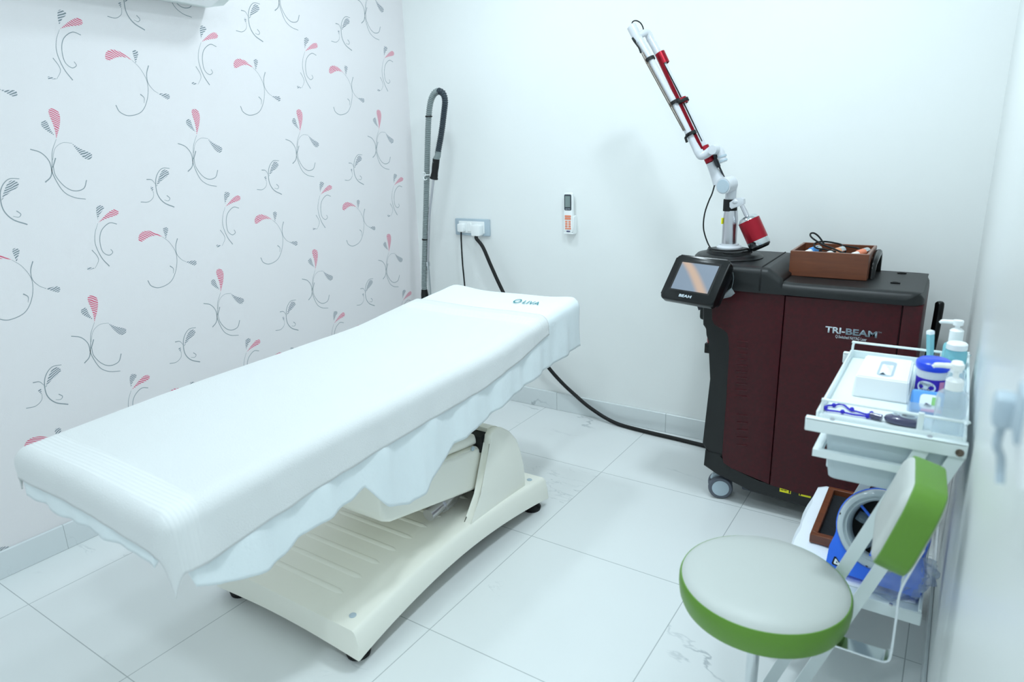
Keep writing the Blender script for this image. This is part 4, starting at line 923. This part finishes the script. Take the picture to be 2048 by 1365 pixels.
# hanging drawer under the tray with its runner frame
bm = BM(); gx0, gx1, gy0, gy1 = -.190, .02, 1.475, 1.94; z1 = .748
for lo, hi in (((gx0 - .012, gy0 - .014, z1 - .010), (gx1, gy0 - .002, z1 + .006)), ((gx0 - .012, gy0 - .002, z1 - .012), (gx0 + .004, gy1, z1 + .006)), ((gx0 + .004, gy1 - .010, z1 - .012), (gx1, gy1, z1 + .006))): box(bm, lo, hi)
obj('drawer_runner', bm, white_metal, tr)
def tub(name, x0, x1, y0, y1, z0, zt_, tap, r, m, parent, th=.002):
    bm = BM(); lv = [(0, z0, tap), (.5, z0 + (zt_ - z0) * .15, tap * .8), (1, zt_, 0)]; rings = []
    for inner in (0, 1):
        for _, z, s in (lv if not inner else lv[::-1]):
            rings.append([bm.verts.new((a, b, max(z, z0 + th) if inner else z)) for a, b in rrect(x0 + s + th * inner, y0 + s + th * inner, x1 - s - th * inner, y1 - s - th * inner, r, 5)])
    bm.faces.new(rings[0]); bm.faces.new(rings[-1])
    for A_, B_ in zip(rings[:-1], rings[1:]):
        for k in range(len(A_)): bm.faces.new((A_[k], A_[(k + 1) % len(A_)], B_[(k + 1) % len(A_)], B_[k]))
    return obj(name, bm, m, parent)
dr = tub('drawer', gx0 + .006, gx1 + .03, gy0 + .004, gy1 - .02, .682, .792, .012, .018, clear_p, tr)
dr['label'] = 'frosted plastic drawer'
bm = BM(); box(bm, (-.18, 1.52, .69), (-.10, 1.66, .75), .004); box(bm, (-.07, 1.55, .69), (-.01, 1.72, .74), .004); obj('drawer_contents', bm, label_white, dr, label='pale packets seen through the frosted plastic')

# things on the trolley top
Z0 = TZ + .0005
fl, frt = PZ(1702, 793, Z0), PZ(1816, 809, Z0); bl = PZ(1726, 735, Z0); yb0 = (fl.y + frt.y) / 2; yb1 = yb0 + .190; zt_ = PY(1707, 757, yb0).z
tb = thing('tissue_box', 'white plastic tissue box holder with oval top slot on the trolley', 'tissue box', ((fl.x + frt.x) / 2, (yb0 + yb1) / 2, Z0))
xa, xb = fl.x, frt.x
bm = BM(); A_ = [bm.verts.new(p) for p in ((xa, yb0, Z0), (xb, yb0, Z0), (xb, yb1, Z0), (xa, yb1, Z0))]
zz = max(.05, zt_ - Z0); B_ = [bm.verts.new(p) for p in ((xa + .004, yb0 + .006, Z0 + zz), (xb - .004, yb0 + .006, Z0 + zz), (xb - .006, yb1 - .004, Z0 + zz), (xa + .006, yb1 - .004, Z0 + zz))]
bm.faces.new(A_); bm.faces.new(B_)
for k in range(4): bm.faces.new((A_[k], A_[(k + 1) % 4], B_[(k + 1) % 4], B_[k]))
bmesh.ops.bevel(bm, geom=bm.edges[:], offset=.003, segments=3, affect='EDGES'); obj('cover', bm, white_p, tb)
xm, ym = (xa + xb) / 2 + .004, (yb0 + yb1) / 2 - .005
bm = BM(); prism(bm, rrect(xm - .018, ym - .065, xm + .016, ym + .060, .015, 5), 0, .0006, lambda u, v, d: Vector((u + (v - ym) * .0, v, Z0 + zz + d))); obj('slot', bm, grey_cap, tb, label='slot with its shade painted grey')  # flat grey patch paints the shade of the opening onto the cover
bm = BM(); G_ = [[bm.verts.new((xm - .013 + .024 * i / 6, ym - .055 + .08 * j / 6, Z0 + zz + .001 + .007 * math.sin(PI * i / 6) * (.4 + .6 * math.sin(j * 1.3 + i)) ** 2)) for i in range(7)] for j in range(7)]
for j in range(6):
    for i in range(6): bm.faces.new((G_[j][i], G_[j][i + 1], G_[j + 1][i + 1], G_[j + 1][i]))
obj('tissue', bm, label_white, tb)

# clear acrylic tray that carries the small bottles
ct = tub('acrylic_tray', -.042, .056, 1.515, 1.80, Z0, Z0 + .055, .002, .006, tray_clear, None)
tag(ct, 'clear acrylic tray holding the cotton bud jar and blue packet on the trolley', 'tray')
CZ = Z0 + .003
jp = PZ(1868, 790, CZ)
JX, JY = -.006, 1.715
jar = thing('cotton_bud_jar', 'round clear jar of cotton buds with bright blue lid and violet label', 'jar', (JX, JY, CZ))
bm = BM(); lathe(bm, [(0, 0), (.028, 0), (.0305, .004), (.031, .070), (.029, .076)], (JX, JY, CZ), seg=32); obj('jar_body', bm, swab_m, jar)
bm = BM(); lathe(bm, [(.0313, .014), (.0315, .052)], (JX, JY, CZ), seg=32, cap=False); lb = obj('violet_label', bm, label_violet, jar)
bm = BM(); lathe(bm, [(.0318, .018), (.0320, .048)], (JX, JY, CZ), seg=10, a0=math.radians(-60), a1=math.radians(-40), cap=False); obj('pink_patch', bm, label_pink, lb)
# oval white label badge with the printed words
def onjar(a, z, r=.0321): return Vector((JX + r * math.cos(a), JY + r * math.sin(a), CZ + z))
bm = BM(); c_ = -PI / 2 - .30; V = []
for k in range(28):
    t_ = 2 * PI * k / 28; V.append(bm.verts.new(onjar(c_ + .62 * math.cos(t_), .033 + .0145 * math.sin(t_))))
vc = bm.verts.new(onjar(c_, .033, .0326)); 
for k in range(28): bm.faces.new((V[k], V[(k + 1) % 28], vc))
bd = obj('oval_badge', bm, label_white, lb)
for body, z, w_, m_ in (("Johnson's", .0345, .85, grey_ink), ("buds", .022, .70, navy_ink)):
    tm = text_mesh(body, (0, 0, 0), (1, 0, 0), (0, 1, 0), 1.0, None)
    hh = max(v.co.y for v in tm.verts)
    for v in tm.verts: v.co = onjar(c_ + (v.co.x - .5) * w_, z + v.co.y * .0115 / hh, .0331 + v.co.z * .3)
    obj('lettering', tm, m_, bd, False)
bm = BM(); lathe(bm, [(.0325, .070), (.0345, .072), (.036, .080), (.035, .087), (.029, .092), (0, .094)], (JX, JY, CZ), seg=36); obj('lid', bm, jar_blue, jar)
pk = thing('wipes_packet', 'small light blue packet with white label in front of the cotton bud jar', 'packet', (-.006, 1.58, CZ))
bm = BM(); T_ = Matrix.Translation((-.008, 1.600, CZ)) @ Matrix.Rotation(math.radians(-35), 4, 'X'); box(bm, (-.031, -.010, 0), (.030, .010, .052), .006, 3, M=T_); bd = obj('pouch', bm, label_blue, pk)
bm = BM(); prism(bm, rrect(-.014, .010, .024, .042, .008, 4), -.0108, -.0098, lambda u, v, d: T_ @ Vector((u, d, v))); bd2 = obj('label', bm, label_white, bd)
bm = BM(); prism(bm, [(.008, .018), (.018, .018), (.018, .037), (.008, .037)], -.0114, -.0106, lambda u, v, d: T_ @ Vector((u, d, v))); obj('green_patch', bm, label_green, bd2)
bm = BM(); prism(bm, [(-.006, .016), (.006, .014), (.010, .018), (-.002, .023)], -.0114, -.0106, lambda u, v, d: T_ @ Vector((u, d, v))); obj('dark_mark', bm, gadget, bd2)
bm = BM(); prism(bm, [(-.010, .004), (.028, .004), (.028, .012), (-.010, .008)], -.0112, -.0100, lambda u, v, d: T_ @ Vector((u, d, v))); obj('pink_patch', bm, label_pink, bd)

def pump_bottle(label, x, y, R, hb, hn, mb, mc, nozz=.045, sx=1.0, cr=.013, ang=PI, base=None, ht=.03):
    z = base if base is not None else Z0
    t = thing('pump_bottle', label, 'pump bottle', (x, y, z), 'pump bottles on the trolley')
    bm = BM(); lathe(bm, [(0, 0), (R * .92, 0), (R, .006), (R, hb * .86), (R * .93, hb * .93), (R * .62, hb), (cr, hb + .004), (cr, hb + .012)], (x, y, z), seg=32, sy=sx); obj('bottle', bm, mb, t)
    bm = BM(); lathe(bm, [(cr * 1.18, hb + .002), (cr * 1.18, hb + hn), (cr * .9, hb + hn + .004), (cr * .55, hb + hn + .006)], (x, y, z), seg=28); obj('collar', bm, mc, t)
    bm = BM(); top = hb + hn + ht; lathe(bm, [(cr * .42, hb + hn), (cr * .42, top - .012), (cr * .8, top - .012), (cr * .85, top), (0, top + .001)], (x, y, z), seg=20)
    d = Vector((math.cos(ang), math.sin(ang), 0)); p = Vector((x, y, z + top - .0055)); tube(bm, smooth_pts([p - d * cr * .9, p + d * nozz * .4, p + d * nozz * .85 + Vector((0, 0, -.001)), p + d * nozz + Vector((0, 0, -.005))], 4), [.0055] * 5 + [.005] * 5 + [.0035] * 3, 10); obj('pump_head', bm, mc, t)
    return t
pump_bottle('clear pump bottle with white pump at the near right corner of the trolley top', .033, 1.500, .027, .098, .020, bottle_clear, white_p, sx=.72, ang=PI + .1, ht=.034, nozz=.040)
pump_bottle('tall pale teal pump bottle with white pump, rearmost on the trolley top', .030, 1.945, .024, .080, .030, teal_liq, white_p, sx=.8, ang=PI - .05, nozz=.038, ht=.026)
def cap_bottle(label, x, y, R, hb, mb, hc, rc_):
    t = thing('bottle', label, 'bottle', (x, y, Z0))
    bm = BM(); lathe(bm, [(0, 0), (R * .92, 0), (R, .006), (R, hb * .88), (R * .9, hb * .97), (rc_ * .9, hb)], (x, y, Z0), seg=32, sy=.85); obj('bottle_body', bm, mb, t)
    bm = BM(); lathe(bm, [(rc_, hb - .002), (rc_, hb + hc - .003), (rc_ * .85, hb + hc), (0, hb + hc)], (x, y, Z0), seg=28); obj('cap', bm, white_p, t)
cap_bottle('pale teal bottle with wide white cap between the two pump bottles', .034, 1.870, .0235, .085, teal_liq, .014, .022)
cap_bottle('small white-capped clear bottle just behind the near clear pump bottle', .036, 1.66, .016, .090, bottle_clear, .022, .0115)
bm = BM(); a = PY(1860, 716, 1.86); b = PY(1861, 662, 1.86); ax = (b - a)
bot = Vector((a.x - .002, 1.862, Z0)); tube(bm, [bot, a, b - ax * .12], [.004, .0075, .0085], 4); tt = thing('tube', 'flat pale teal tube standing upright behind the cotton bud jar', 'tube', tuple(bot)); obj('tube_body', bm, teal_liq, tt)
bm = BM(); tube(bm, [b - ax * .125, b - ax * .02, b + ax * .02], [.0088, .0088, .006], 4); obj('crimped_end', bm, label_white, tt)

# grey oval gadget on a blue knotted cord
gt = thing('oval_gadget', 'dark grey oval gadget with two pale rings lying at the trolley\'s near edge', 'gadget', (-.043, 1.515, Z0))
gc = PZ(1807, 838, Z0 + .012); gx_, gy_ = gc.x, gc.y
bm = BM(); lathe(bm, [(0, 0), (.75, 0), (.95, .18), (1.0, .45), (.93, .75), (.7, .95), (0, 1.0)], (0, 0, 0), seg=40)
for v in bm.verts:
    w_ = 1 + .12 * v.co.x; v.co = Vector((gx_ + v.co.x * .036, gy_ + v.co.y * .022 * w_, Z0 + .001 + v.co.z * .017))
gb = obj('casing', bm, gadget, gt)
bm = BM(); lathe(bm, [(.0125, 0), (.0145, .0015), (.016, 0)], (gx_ + .008, gy_ + .002, Z0 + .0183), seg=28, cap=False, sy=.8); lathe(bm, [(.004, 0), (.0058, .0015), (.0072, 0)], (gx_ - .015, gy_ + .004, Z0 + .0180), seg=20, cap=False)
tube(bm, [(gx_ - .009, gy_ + .0055, Z0 + .0178), (gx_ - .003, gy_ + .008, Z0 + .018)], .0015, 6); obj('pale_ring', bm, gadget_ring, gt)
bm = BM(); lathe(bm, [(.0, .0004), (.0123, .0004), (.0125, -.002)], (gx_ + .008, gy_ + .002, Z0 + .0185), seg=28, sy=.8); obj('small_display', bm, lcd_dark, gt)
cd_ = thing('knotted_cord', 'ultramarine knotted cord loop tied to the oval gadget on the trolley', 'cord', (-.13, 1.52, Z0))
LP = [PZ(x, y, Z0 + .004) for x, y in ((1765, 832), (1745, 828), (1732, 829), (1715, 824), (1700, 820), (1690, 812), (1680, 809), (1668, 811), (1655, 812), (1650, 817), (1656, 821), (1672, 823), (1690, 826), (1708, 830), (1725, 832), (1740, 835), (1752, 834))]
bm = BM(); tube(bm, smooth_pts(LP, 5), .0022, 8); obj('cord', bm, cord_blue, cd_)
for x, y in ((1704, 819), (1668, 811), (1685, 824), (1735, 833), (1743, 827), (1651, 816)):
    p = PZ(x, y, Z0 + .005); bm = BM(); lathe(bm, [(.0, -.005), (.0042, -.003), (.005, 0), (.0042, .003), (0, .005)], p, (1, .5, .2), 10); obj('knot', bm, cord_blue, cd_)
p = PZ(1753, 834, Z0 + .007); bm = BM(); tube(bm, [p - Vector((.012, -.003, 0)), p + Vector((.010, -.003, 0))], [.0065, .0065], 12); obj('toggle', bm, gadget, cd_)

# low shelf: cloth, wooden lid, fan, bag
bm = BM(); nx, ny = 26, 40; G_ = []
for j in range(ny + 1):
    row = []
    for i in range(nx + 1):
        y = 1.70 + .52 * j / ny; s = -.43 + .46 * i / nx; edge = -.262
        wv = .006 * math.sin(y * 38 + .6) + .004 * math.sin(y * 71)
        if s < edge: d = edge - s; x = edge - .014 - .008 * min(d / .05, 1) - wv * min(d / .06, 1.4) * 1.4 + .0; z = SZ + .003 - d * (1 - .06 * math.sin(y * 20)); x -= d * .12
        else: x = s; z = SZ + .004 + .0018 * math.sin(s * 60 + y * 25)
        row.append(bm.verts.new((x, y, z)))
    G_.append(row)
for j in range(ny):
    for i in range(nx): bm.faces.new((G_[j][i], G_[j][i + 1], G_[j + 1][i + 1], G_[j + 1][i]))
cl = obj('cloth', bm, cloth_white); md = cl.modifiers.new('t', 'SOLIDIFY'); md.thickness = .0012; tag(cl, 'white cloth spread over the trolley\'s low shelf and hanging over its left edge', 'cloth')
LZ = SZ + .008
wl = thing('wooden_tray', 'brown wooden tray with dark lining lying on the cloth beside the blue fan', 'tray', (-.15, 2.0, LZ))
a, b = (-.240, 1.845), (-.01, 2.165)
for lo, hi in (((a[0], a[1], LZ), (b[0], a[1] + .020, LZ + .026)), ((a[0], b[1] - .016, LZ), (b[0], b[1], LZ + .026)), ((a[0], a[1] + .0202, LZ), (a[0] + .018, b[1] - .0162, LZ + .026)), ((b[0] - .016, a[1] + .0202, LZ), (b[0], b[1] - .0162, LZ + .026))):
    bm = BM(); box(bm, lo, hi, .0015, 1); obj('side_board', bm, wood, wl)
bm = BM(); box(bm, (a[0] + .016, a[1] + .018, LZ + .001), (b[0] - .014, b[1] - .014, LZ + .008)); obj('lining', bm, foam_black, wl)

FY = 1.775
fn = thing('fan', 'small blue electric fan with a clear ring around its blades on the trolley\'s low shelf', 'fan', (-.08, FY, SZ + .008))
fc = Vector((-.066, FY - .01, .435)); ft = math.radians(22)
fa = Vector((-.10, -math.cos(ft), math.sin(ft))).normalized()
fx = Vector((0, 0, 1)).cross(fa).normalized() * -1; fz = fa.cross(fx); 
if fx.x < 0: fx = -fx
if fz.z < 0: fz = -fz
def FP(u, v, d): return fc + fx * u + fz * v + fa * d
FR = .105
bm = BM()
out = [( FR * math.cos(math.radians(t_)), FR * math.sin(math.radians(t_))) for t_ in range(-20, 201, 10)] + [(-FR - .004, -.10), (-FR - .004, -.128), (-FR + .012, -.138), (FR - .012, -.138), (FR + .004, -.128), (FR + .004, -.10)]
n = len(out); inn = [(.088 * math.cos(math.radians(t_)), .088 * math.sin(math.radians(t_))) for t_ in range(0, 360, 10)]
for d0 in (-.055, -.002): pass
# blue housing: outline wall, front plate with round opening (built as quads between outline and opening)
m = 72
def outline(k):
    th = 2 * PI * k / m; c_, s_ = math.cos(th), math.sin(th)
    if s_ > -.30: return (FR * c_, FR * s_)
    hx_, hz_ = FR + .004, .135
    t_ = min(hx_ / max(abs(c_), 1e-6), hz_ / max(-s_, 1e-6)); bl_ = min((-.30 - s_) / .25, 1); rr = FR * (1 - bl_) + t_ * bl_
    return (rr * c_, rr * s_)
R = []
for r_, d_ in ((None, -.055), (None, .002), (.098, .004), (.086, -.055)):
    R.append([bm.verts.new(FP(*(outline(k) if r_ is None else (r_ * math.cos(2 * PI * k / m), r_ * math.sin(2 * PI * k / m))), d_)) for k in range(m)])
for A_, B_ in zip(R, R[1:] + R[:1]):
    for k in range(m): bm.faces.new((A_[k], A_[(k + 1) % m], B_[(k + 1) % m], B_[k]))
obj('housing', bm, blue_p, fn, angle=45)
bm = BM(); lathe(bm, [(.072, -.03), (.073, .008), (.077, .016), (.082, .013), (.086, .019), (.093, .018), (.099, .012), (.1015, .002), (.098, -.004), (.074, -.034)], fc, fa, 56, cap=False); rg = obj('clear_ring', bm, fan_ring, fn, label='translucent grey ring')
bm = BM(); lathe(bm, [(.0985, .006), (.1005, .0085), (.102, .006)], fc, fa, 56, cap=False); obj('ring_trim', bm, steel, rg)
for t_ in (75, 172, 262):
    bm = BM(); p = FP(.096 * math.cos(math.radians(t_)), .096 * math.sin(math.radians(t_)), .013); lathe(bm, [(.0035, 0), (.003, .002), (0, .0025)], p, fa, 12); obj('screw', bm, darkgrey, rg)
bm = BM(); lathe(bm, [(.0, -.050), (.078, -.050), (.078, -.046), (0, -.046)], fc, fa, 40); obj('rear_grille', bm, dark_in, fn)
bm = BM(); lathe(bm, [(0, -.040), (.022, -.040), (.022, -.016), (.016, -.010), (0, -.009)], fc, fa, 28); obj('hub', bm, grey_cap, fn)
for k in range(5):
    a_ = 2 * PI * k / 5 + .35; bm = BM(); V = []
    for r_, wd in ((.018, .010), (.034, .021), (.052, .027), (.066, .022)):
        for s_ in (-1, 1): V.append(bm.verts.new(FP(r_ * math.cos(a_) - s_ * wd * .5 * math.sin(a_), r_ * math.sin(a_) + s_ * wd * .5 * math.cos(a_), -.030 + s_ * .007)))
    for q in range(0, 6, 2): bm.faces.new((V[q], V[q + 1], V[q + 3], V[q + 2]))
    o = obj('blade', bm, fan_blade, fn); o.modifiers.new('t', 'SOLIDIFY').thickness = .0015
for k in range(3):
    a_ = math.radians((140, 20, 260)[k]); bm = BM(); tube(bm, [FP(.018 * math.cos(a_), .018 * math.sin(a_), -.008), FP(.076 * math.cos(a_), .076 * math.sin(a_), -.004)], .0036, 8); obj('strut', bm, blue_p, fn)
bm = BM(); T0 = (-.083, -.112); tri = [(T0[0] + .012 * math.cos(math.radians(t_)), T0[1] + .012 * math.sin(math.radians(t_))) for t_ in (100, 140, 220, 340, 20, 60)]
tri = [(T0[0] - .009, T0[1] + .012), (T0[0] - .005, T0[1] + .0125), (T0[0] + .013, T0[1] - .006), (T0[0] + .011, T0[1] - .010), (T0[0] - .010, T0[1] - .009), (T0[0] - .012, T0[1] - .006)]
prism(bm, tri, .0, .0045, FP); lg = obj('badge', bm, rubber, fn, False, label='small triangular badge')
bm = BM(); prism(bm, [((u - T0[0]) * .62 + T0[0], (v - T0[1]) * .62 + T0[1]) for u, v in tri], .004, .0055, FP); obj('badge_inlay', bm, label_white, lg, False)
bm = BM(); prism(bm, [((u - T0[0]) * .18 + T0[0], (v - T0[1]) * .18 + T0[1]) for u, v in tri], .005, .0062, FP); obj('badge_dot', bm, rubber, lg, False)
bm = BM(); box(bm, (-.168, FY - .035, SZ + .007), (.028, FY + .070, SZ + .018), .005, 3); obj('foot_plate', bm, blue_p, fn)
bm = BM(); tube(bm, [FP(-.06, -.13, -.025), (-.125, FY + .0, SZ + .014)], .012, 10); tube(bm, [FP(.06, -.13, -.025), (-.005, FY + .0, SZ + .014)], .012, 10); obj('stand_leg', bm, blue_p, fn)

rnd = random.Random(5); bm = BM(); r = bmesh.ops.create_icosphere(bm, subdivisions=4, radius=1)
for v in bm.verts:
    n_ = v.co.normalized(); k_ = 1 + .13 * math.sin(n_.x * 9 + n_.y * 5) + .10 * math.sin(n_.z * 13 + n_.x * 7) + .07 * math.sin(n_.y * 19 - n_.z * 11)
    v.co = Vector((-.010 + n_.x * .070 * k_, 1.715 + n_.y * .045 * k_, max(SZ + .006, SZ + .050 + n_.z * .052 * k_ + n_.x * .040)))
    v.co.x = min(v.co.x, .070)
tag(obj('plastic_bag', bm, cream_bag, angle=80), 'crumpled see-through plastic bag at the right end of the trolley\'s low shelf', 'bag')

# ------------------------------------------------------------------ stool with small backrest
SX, SY, SZT = -.255, 1.332, .500
st = thing('stool', 'round stool with white padded seat, green rim and matching green backrest', 'stool', (SX, SY, 0))
RS = .172
bm = BM(); lathe(bm, [(0, SZT + .006), (.08, SZT + .0055), (.13, SZT + .002), (.158, SZT - .004), (.170, SZT - .012), (.1735, SZT - .018), (.10, SZT - .020), (0, SZT - .020)], (SX, SY, 0), seg=72); obj('seat_top', bm, seat_white, st)
bm = BM(); lathe(bm, [(0, SZT - .074), (.154, SZT - .076), (.168, SZT - .072), (.1735, SZT - .057), (.176, SZT - .036), (.1755, SZT - .020), (.1725, SZT - .013), (.150, SZT - .012)], (SX, SY, 0), seg=72); obj('seat_rim', bm, green, st)
bm = BM(); lathe(bm, [(.0, SZT - .0765), (.145, SZT - .0765), (.145, SZT - .079), (0, SZT - .081)], (SX, SY, 0), seg=48); obj('seat_plate', bm, rubber, st)
bm = BM(); lathe(bm, [(.0135, .15), (.0135, SZT - .078)], (SX - .008, SY, 0), seg=24); lathe(bm, [(.022, .07), (.022, .19), (.018, .195), (.0135, .195)], (SX - .008, SY, 0), seg=24); obj('gas_post', bm, chrome, st)
for k in range(5):
    a_ = math.radians(-90 + 72 * k); d = Vector((math.cos(a_), math.sin(a_), 0)); c0 = Vector((SX, SY, .085)); e_ = c0 + d * .135 + Vector((0, 0, -.022))
    bm = BM(); tube(bm, [c0, c0 + d * .08 - Vector((0, 0, .006)), e_], 1, flat=(.030, .016)); obj('leg', bm, chrome, st)
    bm = BM(); s_ = Vector((-d.y, d.x, 0))
    lathe(bm, [(0, -.010), (.018, -.010), (.0215, -.006), (.0215, .006), (.018, .010), (0, .010)], e_ + Vector((0, 0, .022 - .063 + .0215 - .022)), s_, 24); tube(bm, [e_, e_ - Vector((0, 0, .03))], .006, 8); obj('castor', bm, rubber, st)
# chrome bracket
bx = -.004
bm = BM(); tube(bm, smooth_pts([(SX + .03, 1.305, SZT - .084), (-.12, 1.305, SZT - .084), (-.03, 1.305, SZT - .084), (-.010, 1.305, SZT - .080), (bx, 1.305, SZT - .062), (-.004, 1.305, .52), (-.004, 1.303, .58), (.010, 1.300, .64), (.022, 1.300, .68)], 5), 1, flat=(.036, .004, (0, 0, 1))); obj('backrest_bracket', bm, chrome, st)
# backrest pad: rounded cushion, white faces with a green band around its edge
def pad_frame():
    c = Vector((-.002, 1.300, .733)); yaw = math.radians(3); lean = math.radians(16)
    n = Vector((-math.cos(yaw), -math.sin(yaw), 0)); s = Vector((-math.sin(yaw), math.cos(yaw), 0)); up = Vector((0, 0, 1)) * math.cos(lean) - n * math.sin(lean); n = s.cross(up); 
    if n.x > 0: n = -n
    return c, n, s, up
pc, pn, ps, pu = pad_frame()
def pad(bm, HW, HH, prof, mi=0, cap=(True, True)):
    rings = []
    for ins, d in prof:
        ring = []
        for u, v in rrect(-HW + ins, -HH + ins, HW - ins, HH - ins, max(.050 - ins, .02), 9):
            bend = -.55 * u * u * 1.0; bend2 = .35 * v * v
            ring.append(bm.verts.new(pc + ps * u + pu * v + pn * (d * .84 + (u * u) * .9 + (v * v) * .5)))
        rings.append(ring)
    for A_, B_ in zip(rings[:-1], rings[1:]):
        for k in range(len(A_)): bm.faces.new((A_[k], A_[(k + 1) % len(A_)], B_[(k + 1) % len(A_)], B_[k]))
    for ring, c_, (ins, d) in ((rings[0], cap[0], prof[0]), (rings[-1], cap[1], prof[-1])):
        if c_:
            vc = bm.verts.new(pc + pn * d * .84)
            for k in range(len(ring)): bm.faces.new((ring[k], ring[(k + 1) % len(ring)], vc))
HW, HH = .100, .088
bm = BM(); pad(bm, HW, HH, [(.004, .028), (.006, .034), (.014, .041), (.030, .045), (.05, .047), (.068, .0475)], cap=(False, True)); obj('backrest_front', bm, seat_white, st)
bm = BM(); pad(bm, HW, HH, [(.006, -.033), (.001, -.030), (0, -.02), (0, .02), (.001, .028), (.006, .031)], cap=(False, False)); obj('backrest_rim', bm, green, st)
bm = BM(); pad(bm, HW, HH, [(.005, -.031), (.010, -.035), (.03, -.037), (.068, -.037)], cap=(False, True)); obj('backrest_back', bm, seat_white, st)
